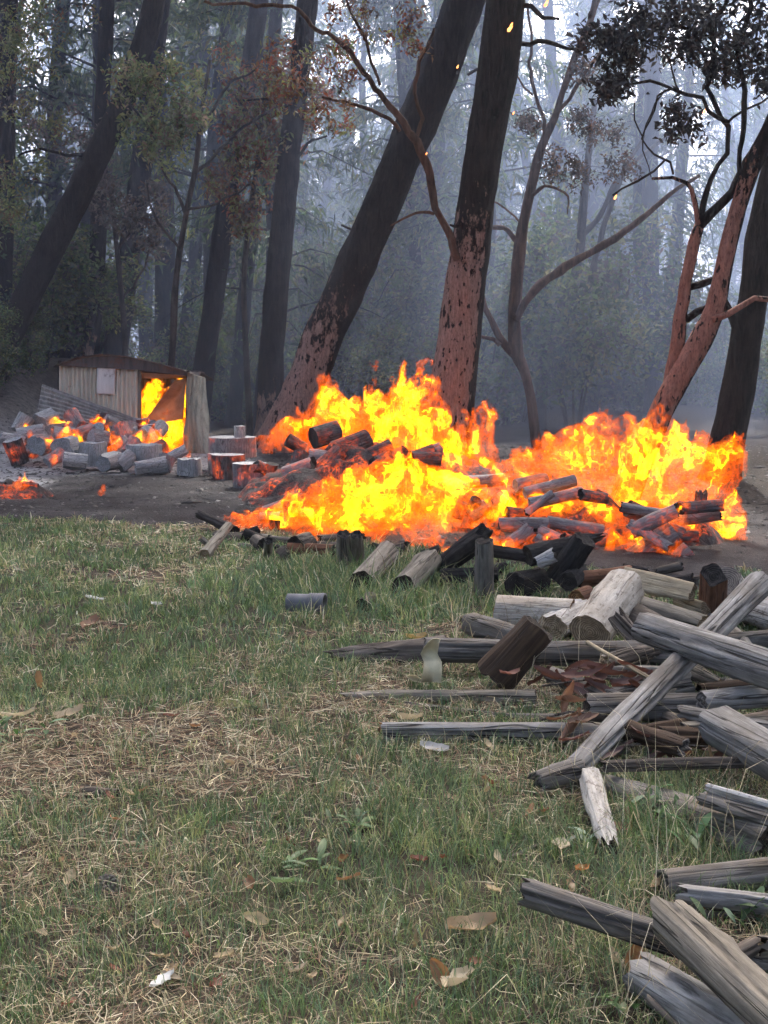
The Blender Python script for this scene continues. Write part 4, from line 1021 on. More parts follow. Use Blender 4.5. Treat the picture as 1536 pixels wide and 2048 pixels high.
for px, py, L, w, ang, Y, tilt, mt, lab in [
    (703, 893, 78, 46, 22, 15.6, 20, 'char_ember', 'thick cracked charred log on top of the heap in the tall blaze'),
    (742, 912, 92, 34, 24, 15.4, 10, 'char_ember', 'long cracked charred log below the topmost one in the tall blaze'),
    (650, 868, 56, 42, 12, 16.0, 30, 'char_ember', 'rounded charred log poking above the heap beside the leaning trunk'),
    (592, 888, 40, 26, -30, 16.8, 10, 'char_ember', 'small charred log at the back of the heap near the leaning trunk'),
    (660, 925, 64, 40, 40, 15.2, 20, 'char_ember', 'dark log half sunk in the coals below the rounded charred log'),
    (598, 925, 40, 34, 80, 15.6, 40, 'char_ember', 'glowing round standing in the coals'),
    (972, 962, 72, 26, 4, 13.2, 10, 'ash_ember', 'ash covered log end sticking out left of the wide blaze'),
    (1100, 974, 108, 24, 14, 11.9, 10, 'ash_ember', 'upper of two parallel ashy split logs in the wide blaze'),
    (1112, 996, 112, 24, 12, 11.6, 10, 'ash_ember', 'lower of two parallel ashy split logs in the wide blaze'),
    (1062, 965, 70, 26, 10, 12.1, 20, 'ash_ember', 'ashy log behind the two parallel split logs'),
    (1150, 1052, 116, 24, -10, 11.3, 5, 'ash_ember', 'flat ashy log lying low in the wide blaze'),
    (1040, 1030, 60, 28, -8, 11.8, 15, 'char_ember', 'dark log glowing between the two blazes'),
    (1292, 1032, 84, 36, -24, 11.2, 10, 'char_ember', 'cracked charred log glowing red underneath in the wide blaze'),
    (1298, 1096, 116, 50, 34, 10.9, 10, 'ash_ember', 'thick ash grey cracked log sloping beside the charred post'),
    (1345, 1132, 92, 44, 40, 10.7, 5, 'ash_ember', 'ash grey cracked log below the thick sloping one'),
    (1240, 1108, 60, 34, 15, 11.0, 20, 'char_ember', 'charred log at the foot of the wide blaze'),
    (1200, 1085, 74, 30, 30, 11.2, 20, 'char_ember', 'charred log leaning inside the wide blaze'),
    (735, 1046, 40, 20, -42, 12.1, 10, 'char_ember', 'small glowing log falling in the low flames'),
    (1000, 1085, 90, 26, 8, 11.6, 5, 'char_ember', 'curved charred log lying behind the charred stack'),
    (548, 1056, 30, 24, 84, 12.2, 10, 'char', 'black stub standing in the low flames'),
    (770, 935, 60, 34, -15, 14.9, 20, 'char_ember', 'charred log at the middle of the heap below the long cracked one'),
    (830, 960, 60, 30, 30, 14.6, 20, 'char_ember', 'charred log wrapped in flame before the upright trunk'),
    (935, 1008, 36, 32, 60, 13.0, 40, 'char_ember', 'charred round beside the ash covered log end'),
    (960, 1000, 34, 30, 20, 13.1, 60, 'ash_ember', 'ashy round beside the charred round')]:
    chunk(lab, px, py, L, w, ang, Y, mt, 'cut_char' if mt.startswith('char') else 'cut_ash', tilt, group=GL, groove=0.18, lump=0.1, segs=20)
rs = np.random.default_rng(77)
for k in range(18):
    px = rs.uniform(1020, 1400); py = rs.uniform(985, 1120) if px < 1250 else rs.uniform(1000, 1135)
    chunk('split log burning to ash in the coals of the wide blaze', px, py, rs.uniform(50, 110), rs.uniform(18, 34), rs.uniform(-35, 40), rs.uniform(10.75, 11.3), ['ash_ember', 'char_ember', 'ash_ember'][k % 3], 'cut_char', rs.uniform(-25, 25), group='split logs in the wide blaze', groove=0.22, lump=0.12, segs=18, flats=[(rs.uniform(0, 6.28), 0.5)], ragged=(0.03, 0.03))
for k in range(12):
    px = rs.uniform(590, 880); py = rs.uniform(885, 960)
    chunk('burnt log lying on the crest of the broad heap', px, py, rs.uniform(40, 80), rs.uniform(22, 38), rs.uniform(-30, 50), rs.uniform(14.6, 15.4), 'char_ember' if k % 2 else 'ash_ember', 'cut_char', rs.uniform(-30, 30), group='burnt logs on the broad heap', groove=0.22, lump=0.14, segs=18, ragged=(0.03, 0.03))
for k in range(34):
    px = rs.uniform(520, 760); py = rs.uniform(935, 1035)
    if px > 700 and py > 990: px -= 130
    Y = 4160 / (py - 720) * 0.97
    chunk('broken piece of burnt firewood with ashy crust in the coals of the broad heap', px, py, rs.uniform(22, 46), rs.uniform(16, 30), rs.uniform(-40, 90), min(Y, 16.2), 'char_ember' if rs.random() < 0.55 else 'ash_ember', 'cut_char', rs.uniform(-40, 40), group='burnt pieces in the broad heap', name='charred_log', groove=0.2, lump=0.16, segs=14)
for k in range(16):
    px = rs.uniform(900, 1080); py = rs.uniform(985, 1060)
    chunk('broken piece of burnt firewood in the coals between the two blazes', px, py, rs.uniform(22, 46), rs.uniform(18, 30), rs.uniform(-40, 90), 12.4, 'char_ember' if rs.random() < 0.6 else 'ash_ember', 'cut_char', rs.uniform(-40, 40), group='burnt pieces between the blazes', name='charred_log', groove=0.2, lump=0.16, segs=14)
for k in range(10):
    px = rs.uniform(-30, 85); py = rs.uniform(968, 995)
    chunk('charred scrap of wood on the small smouldering heap', px, py, rs.uniform(22, 40), rs.uniform(9, 16), rs.uniform(-40, 60), 15.3, 'char_ember', 'cut_char', rs.uniform(-40, 40), group='scraps on the smouldering heap', name='charred_log', groove=0.2, lump=0.16, segs=12)
for k in range(30):
    px = 470 + 950 * (k + rs.random()) / 30
    base = np.interp(px, [470, 700, 900, 1100, 1420], [1078, 1092, 1112, 1150, 1150])
    py = base + rs.uniform(-14, 16)
    Y = 4160 / (py + 12 - 720)
    chunk('blackened piece of wood fallen at the foot of the flames', px, py, rs.uniform(40, 100), rs.uniform(13, 26), rs.uniform(-25, 30) + (180 if rs.random() < 0.5 else 0), Y, 'char' if rs.random() < 0.6 else 'bark_wood', 'cut_char', rs.uniform(-30, 30), group='blackened wood at the foot of the flames', groove=0.25, lump=0.14, segs=16, ragged=(0.03, 0.05))
# --- ashy firewood rounds before the shed
FG = 'ashy firewood rounds before the shed'
for px, py, L, w, ang, tilt, Y, mt, lab in [
    (45, 848, 40, 32, 60, 20, 20.8, 'ash_wood', 'tilted ashy log at the far end of the burning woodpile'),
    (94, 842, 40, 40, 30, 50, 21.0, 'ash_wood', 'ashy round lying on the burning woodpile beneath the leaning sheet'),
    (62, 868, 58, 34, 8, 10, 20.2, 'ash_wood', 'ashy log lying crosswise at the end of the woodpile'),
    (84, 888, 40, 42, 10, 70, 19.6, 'ash_ember', 'ashy round glowing on one side at the front of the woodpile'),
    (133, 900, 40, 52, 5, 72, 19.0, 'ash_wood', 'large ashy round showing its ringed sawn face'),
    (150, 922, 50, 30, -8, 15, 18.4, 'ash_wood', 'small ashy log lying before the large ringed round'),
    (187, 908, 50, 56, 90, 0, 18.9, 'ash_wood', 'ashy stump standing upright in front of the woodpile'),
    (150, 840, 44, 34, 125, 10, 20.8, 'ash_ember', 'reddish lit log tilted up above the woodpile'),
    (168, 868, 46, 34, 20, 30, 20.2, 'ash_ember', 'log glowing along its side in the middle of the woodpile'),
    (199, 877, 40, 34, -15, 40, 19.8, 'ash_ember', 'dark ashy log behind the upright stump'),
    (244, 872, 52, 38, 110, 10, 20.0, 'ash_ember', 'tilted ashy log standing in flames near the doorway'),
    (294, 875, 36, 38, 15, 75, 20.2, 'ash_wood', 'round with ringed face before the shed doorway'),
    (220, 923, 46, 40, 20, 60, 18.4, 'ash_wood', 'ashy round lying on the ground showing its small ringed face'),
    (250, 922, 40, 34, 40, 30, 18.5, 'ash_wood', 'ashy log leaning on the small faced round'),
    (290, 905, 36, 72, 90, 0, 18.8, 'ash_wood', 'broad low ashy stump before the doorway'),
    (302, 932, 66, 34, 8, 15, 18.0, 'ash_wood', 'split half log with burnt out hollow lying before the broad stump'),
    (346, 912, 62, 22, 28, 10, 18.6, 'ash_wood', 'slim ribbed ashy log leaning by the doorway'),
    (378, 934, 38, 52, 90, 0, 17.9, 'ash_wood', 'pale ashy stump standing alone before the loose tin sheet'),
    (128, 866, 44, 28, -5, 20, 20.4, 'ash_wood', 'ashy log lying behind the large ringed round'),
    (262, 893, 40, 30, 60, 30, 19.3, 'ash_ember', 'glowing log squeezed behind the broad low stump'),
    (110, 915, 44, 28, 35, 30, 18.8, 'ash_ember', 'ashy log leaning at the left of the small front log'),
    (24, 880, 50, 30, -20, 20, 20.0, 'ash_wood', 'ashy log at the foot of the earth bank'),
    (330, 925, 34, 28, 70, 20, 18.2, 'ash_ember', 'ember lit log beside the ribbed log'),
    (225, 850, 40, 30, -30, 20, 20.6, 'ash_ember', 'burning log below the sloping end of the leaning sheet')]:
    chunk(lab, px, py, L, w, ang, Y, mt, 'cut_ash', tilt, name='firewood_round', cat='firewood', group=FG, groove=0.3, lump=0.2, ragged=(0.03, 0.03), knots=2, segs=24, ring=0.03, squash=0.92)
for k in range(22):
    px = rs.uniform(20, 330); py = rs.uniform(850, 905)
    chunk('ashy burning log packed in the woodpile before the shed', px, py, rs.uniform(34, 52), rs.uniform(24, 38), rs.uniform(-30, 130), 19.6 + (905 - py) * 0.03, ['char_ember', 'ash_ember', 'ash_wood'][k % 3], 'cut_ash', rs.uniform(-50, 60), name='firewood_round', cat='firewood', group='logs packed in the burning woodpile', groove=0.24, lump=0.14, segs=20, ring=0.03)
SG = 'stumps at the edge of the fire'
chunk('wide pale stump slab at the back of the row of stumps', 463, 894, 40, 96, 90, 18.9, 'ash_ember', 'cut_ash', 0, name='stump', cat='stump', group=SG, groove=0.1, lump=0.05)
chunk('narrow ashy stump half hidden at the left of the stump row', 428, 930, 46, 24, 90, 18.1, 'ash_ember', 'cut_ash', 0, name='stump', cat='stump', group=SG, groove=0.1, lump=0.05)
chunk('blackened stump between the wide slab and the hollow stump', 456, 935, 52, 62, 90, 17.6, 'char_ember', 'cut_ash', 0, name='stump', cat='stump', group=SG, groove=0.14, lump=0.05, w2=66)
chunk('stump with a black burnt hollow in its side nearest the scorched ground', 500, 957, 62, 70, 90, 16.3, 'ash_ember', 'cut_ash', 0, name='stump', cat='stump', group=SG, groove=0.12, lump=0.05, segs=40, roll=0.0, cracks=[(0.15, 0.42, 0.55, -0.2, 0.85)])
chunk('small ashy block standing on the wide pale stump slab', 480, 864, 24, 22, 90, 18.9, 'ash_wood', 'cut_ash', 0, name='wood_block', cat='wood block', groove=0.1, segs=16)

# ------------------------------------------------------------------ the burning tin shed
def tin_mat(name, base, streak, rust, rustamt):
    t = NT(name)
    v = t.coords((1, 1, 0.12), rnd=False); v1 = t.coords(rnd=False)
    s = t.noise(v, 14, 5, 0.65); n1 = t.noise(v1, 3.0, 5, 0.65); n3 = t.noise(v1, 22, 4, 0.7)
    col = t.ramp(s, [(0.35, streak), (0.6, base)])
    col = t.mix(t.ramp(t.math('MULTIPLY_ADD', n1, 0.6, t.math('MULTIPLY', n3, 0.4)), [(0.62 - rustamt * 0.2, 0.0), (0.74 - rustamt * 0.2, 0.9)]), col, rust)
    M[name] = t.principled(col, 0.6, n3, 0.25, 0.004, spec=0.4, metal=0.1)
tin_mat('tin_cream', (0.74, 0.69, 0.56), (0.50, 0.46, 0.37), (0.12, 0.06, 0.03), 0.2)
tin_mat('tin_dull', (0.33, 0.31, 0.29), (0.19, 0.175, 0.165), (0.09, 0.045, 0.025), 0.4)
tin_mat('tin_roof', (0.10, 0.085, 0.085), (0.045, 0.038, 0.038), (0.13, 0.05, 0.03), 0.6)
tin_mat('patch_paint', (0.74, 0.71, 0.68), (0.6, 0.57, 0.54), (0.14, 0.08, 0.06), 0.35)
tin_mat('tarp', (0.34, 0.27, 0.2), (0.26, 0.2, 0.14), (0.16, 0.09, 0.05), 0.3)
t = NT('tarp')
nz = t.noise(t.coords(rnd=False), 9, 4, 0.6)
cl = t.ramp(nz, [(0.3, (0.42, 0.33, 0.24)), (0.7, (0.56, 0.46, 0.35))])
m_ = t.n('MixShader', {0: 0.6, 1: t.n('BsdfDiffuse', {'Color': cl}).outputs[0], 2: t.n('BsdfTranslucent', {'Color': cl}).outputs[0]})
t.t.links.new(m_.outputs[0], t.out.inputs['Surface']); M['tarp'] = t.m
tin_mat('side_tin', (0.42, 0.40, 0.31), (0.26, 0.25, 0.19), (0.12, 0.07, 0.04), 0.3)
simple('post_dark', (0.03, 0.022, 0.018))
def sheet(name, parent, org, c00, c10, c11, c01, mat, ribs=0, along='v', amp=0.012, nu=8, nv=12, thick=0.003, sag=0.0, jag=0.0, seed=0, wob=0.01):
    """a bent metal sheet between four corners; ribs run along v (or u)"""
    c00, c10, c11, c01 = (np.array(c) for c in (c00, c10, c11, c01))
    if ribs:
        if along == 'v': nu = ribs * 6
        else: nv = ribs * 6
    u = np.linspace(0, 1, nu + 1); v = np.linspace(0, 1, nv + 1)
    U, V_ = np.meshgrid(u, v, indexing='ij')
    rs_ = np.random.default_rng(seed + 400)
    J = (vnoise(U * 9, V_ * 0, U * 0 + seed, 3) - 0.5) * jag
    Vj = V_ + J * (V_ > 0.99)
    Pp = (c00 * ((1 - U) * (1 - Vj))[..., None] + c10 * (U * (1 - Vj))[..., None] + c11 * (U * Vj)[..., None] + c01 * ((1 - U) * Vj)[..., None])
    nrm = np.cross(c10 - c00, c01 - c00); nrm /= np.linalg.norm(nrm)
    off = sag * np.sin(U * math.pi) * np.sin(V_ * math.pi) + (vnoise(U * 4 + seed, V_ * 4, U * 0, 9) - 0.5) * 2 * wob
    if ribs:
        off = off + amp * np.sin((U if along == 'v' else V_) * ribs * 2 * math.pi)
    Pp = Pp + off[..., None] * nrm
    n = (nu + 1) * (nv + 1)
    A = Pp.reshape(-1, 3); B = A - nrm * thick
    I = (np.arange(nu)[:, None] * (nv + 1) + np.arange(nv)[None]).ravel()
    F1 = np.stack([I, I + nv + 1, I + nv + 2, I + 1], 1)
    F2 = F1[:, ::-1] + n
    rim = []
    for i in range(nu):
        a, b = i * (nv + 1), (i + 1) * (nv + 1); rim.append((b, a, a + n, b + n))
        a, b = a + nv, b + nv; rim.append((a, b, b + n, a + n))
    for j in range(nv):
        a, b = j, j + 1; rim.append((a, b, b + n, a + n))
        a, b = nu * (nv + 1) + j, nu * (nv + 1) + j + 1; rim.append((b, a, a + n, b + n))
    F = np.concatenate([F1, F2, np.array(rim)])
    o = add(name, mesh_np(name, np.concatenate([A, B]) - np.array(org), F, True, [M[mat]]), parent)
    return o
SY = 22.6
so = Vector((at(250, SY), SY + 0.9, 0))
shed = empty('shed', so, 'small burning shed of cream corrugated tin with an open doorway full of flames', 'shed')
sheet('front_wall', shed, so, P(118, 905, SY), P(197, 905, SY), P(197, 728, SY), P(118, 728, SY), 'tin_cream', ribs=9, amp=0.03, nv=8, seed=1)
sheet('front_wall', shed, so, P(195, 905, SY - 0.03), P(279, 905, SY - 0.03), P(279, 734, SY - 0.03), P(195, 729, SY - 0.03), 'tin_cream', ribs=9, amp=0.03, nv=8, seed=2)
sheet('patch_panel', shed, so, P(193, 788, SY - 0.075), P(230, 790, SY - 0.075), P(231, 733, SY - 0.075), P(194, 731, SY - 0.075), 'patch_paint', seed=3, wob=0.004)
def bar(name, parent, org, a, b, w, d, mat, seed=0):
    a = Vector(a); b = Vector(b)
    V, F, ends = log_mesh((b - a).length, w, w, seed + 700, segs=12, groove=0.05, lump=0.05, ring=0.2)
    n0 = len(V); fs = [tuple(f) for f in F]
    allV = [V]
    for Ve, ff in ends:
        fs += [tuple(int(q) + n0 for q in f) for f in ff]; n0 += len(Ve); allV.append(Ve)
    o = add(name, mesh_np(name, np.concatenate(allV), fs, True, [M[mat]]), parent)
    o.location = a - Vector(org); o.rotation_mode = 'QUATERNION'; o.rotation_quaternion = frame_quat(b - a)
    return o
bar('door_post', shed, so, P(279, 912, SY), P(279, 738, SY), 0.035, 0, 'tan_wood')
bar('door_post', shed, so, P(374, 915, SY), P(376, 742, SY), 0.035, 0, 'post_dark')
bar('corner_post', shed, so, P(119, 905, SY + 0.05), P(119, 722, SY + 0.05), 0.03, 0, 'post_dark')
bar('lintel', shed, so, P(276, 742, SY + 0.04), P(380, 748, SY + 0.04), 0.025, 0, 'post_dark')
# back and side walls
bk = SY + 1.9
sheet('back_wall', shed, so, Vector((at(118, SY), bk, 0)), Vector((at(376, SY), bk, 0)), Vector((at(376, SY), bk, 1.4)), Vector((at(118, SY), bk, 1.5)), 'tin_roof', ribs=24, amp=0.014, nv=4, seed=4)
sheet('side_wall', shed, so, Vector((at(118, SY), bk, 0)), Vector((at(118, SY), SY + 0.06, 0)), Vector((at(118, SY), SY + 0.06, 1.5)), Vector((at(118, SY), bk, 1.5)), 'tin_roof', ribs=14, amp=0.014, nv=4, seed=5)
sheet('side_wall', shed, so, Vector((at(380, SY), SY + 0.1, 0)), Vector((at(380, SY), bk, 0)), Vector((at(380, SY), bk, 1.38)), Vector((at(380, SY), SY + 0.1, 1.38)), 'tin_roof', ribs=14, amp=0.014, nv=4, seed=6)
# arched roof of bent sheets
prof = [(106, 732), (130, 722), (165, 712), (205, 708), (245, 711), (280, 718), (320, 728), (355, 737), (384, 748)]
for k in range(len(prof) - 1):
    a = P(*prof[k], SY - 0.22); b = P(*prof[k + 1], SY - 0.22)
    a2 = a + Vector((0.02, 2.2, -0.10)); b2 = b + Vector((0.02, 2.2, -0.10))
    sheet('roof_sheet', shed, so, a, b, b2, a2, 'tin_roof', nu=3, nv=8, wob=0.012, seed=20 + k, thick=0.006)
# front of the roof: the dark gable board
gp = [(118, 730), (165, 716), (215, 711), (260, 715), (300, 724), (340, 734), (376, 744)]
gV = [np.array(P(x, y, SY - 0.10)) for x, y in gp] + [np.array(P(x, y, SY - 0.10)) for x, y in ((376, 752), (279, 740), (118, 731.5))]
gVb = [v + np.array([0, 0.02, 0]) for v in gV]
ng = len(gV)
gF = [tuple(range(ng))[::-1], tuple(range(ng, 2 * ng))] + [(i, (i + 1) % ng, (i + 1) % ng + ng, i + ng) for i in range(ng)]
add('gable_board', mesh_np('gable_board', np.array(gV + gVb) - np.array(so), gF, False, [M['tin_roof']]), shed)
# sagging cloth in the doorway, lit by the fire behind it
sheet('door_cover', shed, so, P(280, 853, SY + 0.12), P(366, 838, SY + 0.12), P(373, 756, SY + 0.10), P(350, 760, SY + 0.12), 'tarp', nu=18, nv=18, sag=-0.10, wob=0.05, seed=31)
sheet('door_cover', shed, so, P(282, 757, SY + 0.10), P(372, 757, SY + 0.10), P(374, 746, SY + 0.06), P(281, 743, SY + 0.06), 'tarp', nu=10, nv=4, wob=0.02, seed=32)
sheet('torn_roof_edge', shed, so, P(380, 752, SY + 0.1), P(412, 748, SY + 0.25), P(432, 760, SY + 0.5), P(398, 762, SY + 0.4), 'tin_roof', nu=8, nv=6, wob=0.05, seed=41, jag=0.5)
# loose tin leaning at the right of the doorway
sheet('loose_sheet', shed, so, P(368, 908, SY - 0.12), P(418, 916, SY - 0.35), P(415, 757, SY + 0.25), P(376, 744, SY - 0.10), 'side_tin', ribs=6, amp=0.022, nv=12, wob=0.07, sag=0.10, seed=33)
ls = sheet('leaning_tin_sheet', None, Vector((at(180, 22.1), 22.1, 0.5)), P(72, 838, 22.0), P(273, 872, 22.1), P(279, 840, 22.35), P(84, 768, 22.35), 'tin_dull', ribs=8, along='u', amp=0.022, nu=12, seed=34)
ls.location = Vector((at(180, 22.1), 22.1, 0.5))
tag(ls, 'dull corrugated tin sheet leaning sideways against the front of the shed', 'tin sheet')

# ------------------------------------------------------------------ burnt crumbs, twigs and ash flakes on the scorched ground
rd = np.random.default_rng(17)
n = 9000
y = 10.5 + 14 * rd.random(n) ** 0.8; x = rd.uniform(-1, 1, n) * (0.34 * y)
ok = (zone(x, y) < 0.35); x, y = x[ok], y[ok]; n = len(x)
sz = rd.uniform(0.005, 0.022, n) * np.where(rd.random(n) < 0.08, 2.2, 1.0); az = rd.uniform(0, 6.28, n); el = rd.uniform(1.0, 4.5, n)
z = gz(x, y)
T = np.array([[-1, -0.8, -0.3], [1, -0.6, -0.3], [0.1, 1.1, -0.3], [0.0, 0.1, 0.8]])
V = T[None] * sz[:, None, None] * rd.uniform(0.6, 1.3, (n, 4, 3)); V[:, :, 0] *= el[:, None]
ca, sa = np.cos(az)[:, None], np.sin(az)[:, None]
V = np.stack([V[..., 0] * ca - V[..., 1] * sa, V[..., 0] * sa + V[..., 1] * ca, V[..., 2]], -1) + np.stack([x, y, z], 1)[:, None]
F = (np.arange(n)[:, None, None] * 4 + np.array([[0, 2, 1], [0, 1, 3], [1, 2, 3], [2, 0, 3]])[None]).reshape(-1, 3)
cc = np.where(rd.random((n, 1)) < 0.10, rd.uniform(0.08, 0.24, (n, 1)), rd.uniform(0.006, 0.07, (n, 1))) * np.array([[1.0, 0.97, 0.95]])
db = add('burnt_debris', mesh_np('burnt_debris', V.reshape(-1, 3), F, False, [M['leaf']], {'col': np.repeat(cc, 4, axis=0)}))
tag(db, 'crumbs of charcoal, twigs and ash flakes strewn on the scorched ground', 'debris', kind='stuff')
# ------------------------------------------------------------------ fire: closed flame bodies cut from a turbulent field, shell inside shell
def surface_nets(F, iso, origin, h):
    """closed surface F=iso on a regular grid -> verts, quads"""
    S = F > iso
    nx, ny, nz = F.shape
    c = np.zeros((nx - 1, ny - 1, nz - 1), dtype=np.int8)
    for dx in (0, 1):
        for dy in (0, 1):
            for dz in (0, 1):
                c += S[dx:nx - 1 + dx, dy:ny - 1 + dy, dz:nz - 1 + dz]
    act = (c > 0) & (c < 8)
    idx = np.full(act.shape, -1, dtype=np.int64)
    ii = np.argwhere(act)
    idx[act] = np.arange(len(ii))
    acc = np.zeros((len(ii), 3)); cnt = np.zeros(len(ii))
    corners = [(0, 0, 0), (1, 0, 0), (0, 1, 0), (0, 0, 1), (1, 1, 0), (1, 0, 1), (0, 1, 1), (1, 1, 1)]
    edges = [(a, b) for a in corners for b in corners if a < b and sum(abs(p - q) for p, q in zip(a, b)) == 1]
    for a, b in edges:
        va = F[ii[:, 0] + a[0], ii[:, 1] + a[1], ii[:, 2] + a[2]]
        vb = F[ii[:, 0] + b[0], ii[:, 1] + b[1], ii[:, 2] + b[2]]
        m = (va > iso) != (vb > iso)
        t = np.where(m, (iso - va) / np.where(m, vb - va, 1), 0)
        for k in range(3):
            acc[:, k] += np.where(m, a[k] + t * (b[k] - a[k]), 0)
        cnt += m
    V = (ii + acc / np.maximum(cnt, 1)[:, None]) * h + origin
    Q = []
    for ax in range(3):
        sl0 = [slice(1, -1)] * 3; sl1 = [slice(1, -1)] * 3
        n_ = F.shape[ax]
        sl0[ax] = slice(0, n_ - 1); sl1[ax] = slice(1, n_)
        cr = S[tuple(sl0)] != S[tuple(sl1)]
        w = np.argwhere(cr)
        flip = S[tuple(sl0)][cr]
        off = np.array([1, 1, 1]); off[ax] = 0
        w = w + off
        b_, c_ = [k for k in range(3) if k != ax]
        def cell(db, dc):
            q = w.copy(); q[:, b_] -= db; q[:, c_] -= dc
            return idx[q[:, 0], q[:, 1], q[:, 2]]
        q = np.stack([cell(1, 1), cell(0, 1), cell(0, 0), cell(1, 0)], 1)
        if ax == 1: flip = ~flip
        q[~flip] = q[~flip][:, ::-1]
        Q.append(q)
    Q = np.concatenate(Q)
    return V, Q[(Q >= 0).all(1)]

FIRE_GAIN = 0.175
def flame_mat(name, col, strength, lo, hi, scale, sample, soot=(0.995, 0.99, 0.985)):
    t = NT(name)
    tc = t.n('TexCoord').outputs['Object']
    wz = t.noise(tc, 5.0, 2, 0.6)
    cmb = t.n('CombineXYZ', {0: wz, 1: t.math('MULTIPLY', wz, -0.7), 2: t.math('MULTIPLY', wz, 0.5)})
    ad = t.n('VectorMath', {0: tc, 1: cmb.outputs[0]}, operation='ADD')
    mp = t.n('Mapping', {'Vector': ad.outputs[0], 'Scale': (1, 1, 0.5)}).outputs[0]
    a = t.noise(mp, scale, 3, 0.6, 0.8)
    pat = t.ramp(a, [(lo, 0.02), (hi, 1.0)])
    e = t.n('Emission', {'Color': col, 'Strength': t.math('MULTIPLY', pat, strength * FIRE_GAIN)})
    tr = t.n('BsdfTransparent', {'Color': soot})
    sh = t.n('AddShader', {0: tr.outputs[0], 1: e.outputs[0]})
    t.t.links.new(sh.outputs[0], t.out.inputs['Surface'])
    t.m.cycles.emission_sampling = 'FRONT_BACK' if sample else 'NONE'
    M[name] = t.m
flame_mat('flame_outer', (1.0, 0.12, 0.002), 0.50, 0.42, 0.62, 19.0, False, (0.96, 0.92, 0.87))
flame_mat('flame_mid', (1.0, 0.14, 0.002), 0.42, 0.42, 0.64, 16.0, False)
flame_mat('flame_deep', (1.0, 0.20, 0.002), 0.46, 0.42, 0.66, 13.0, False)
flame_mat('flame_inner', (1.0, 0.30, 0.002), 0.55, 0.40, 0.68, 11.0, False)
flame_mat('flame_core', (1.0, 0.48, 0.006), 4.0, 0.40, 0.78, 7.0, True)

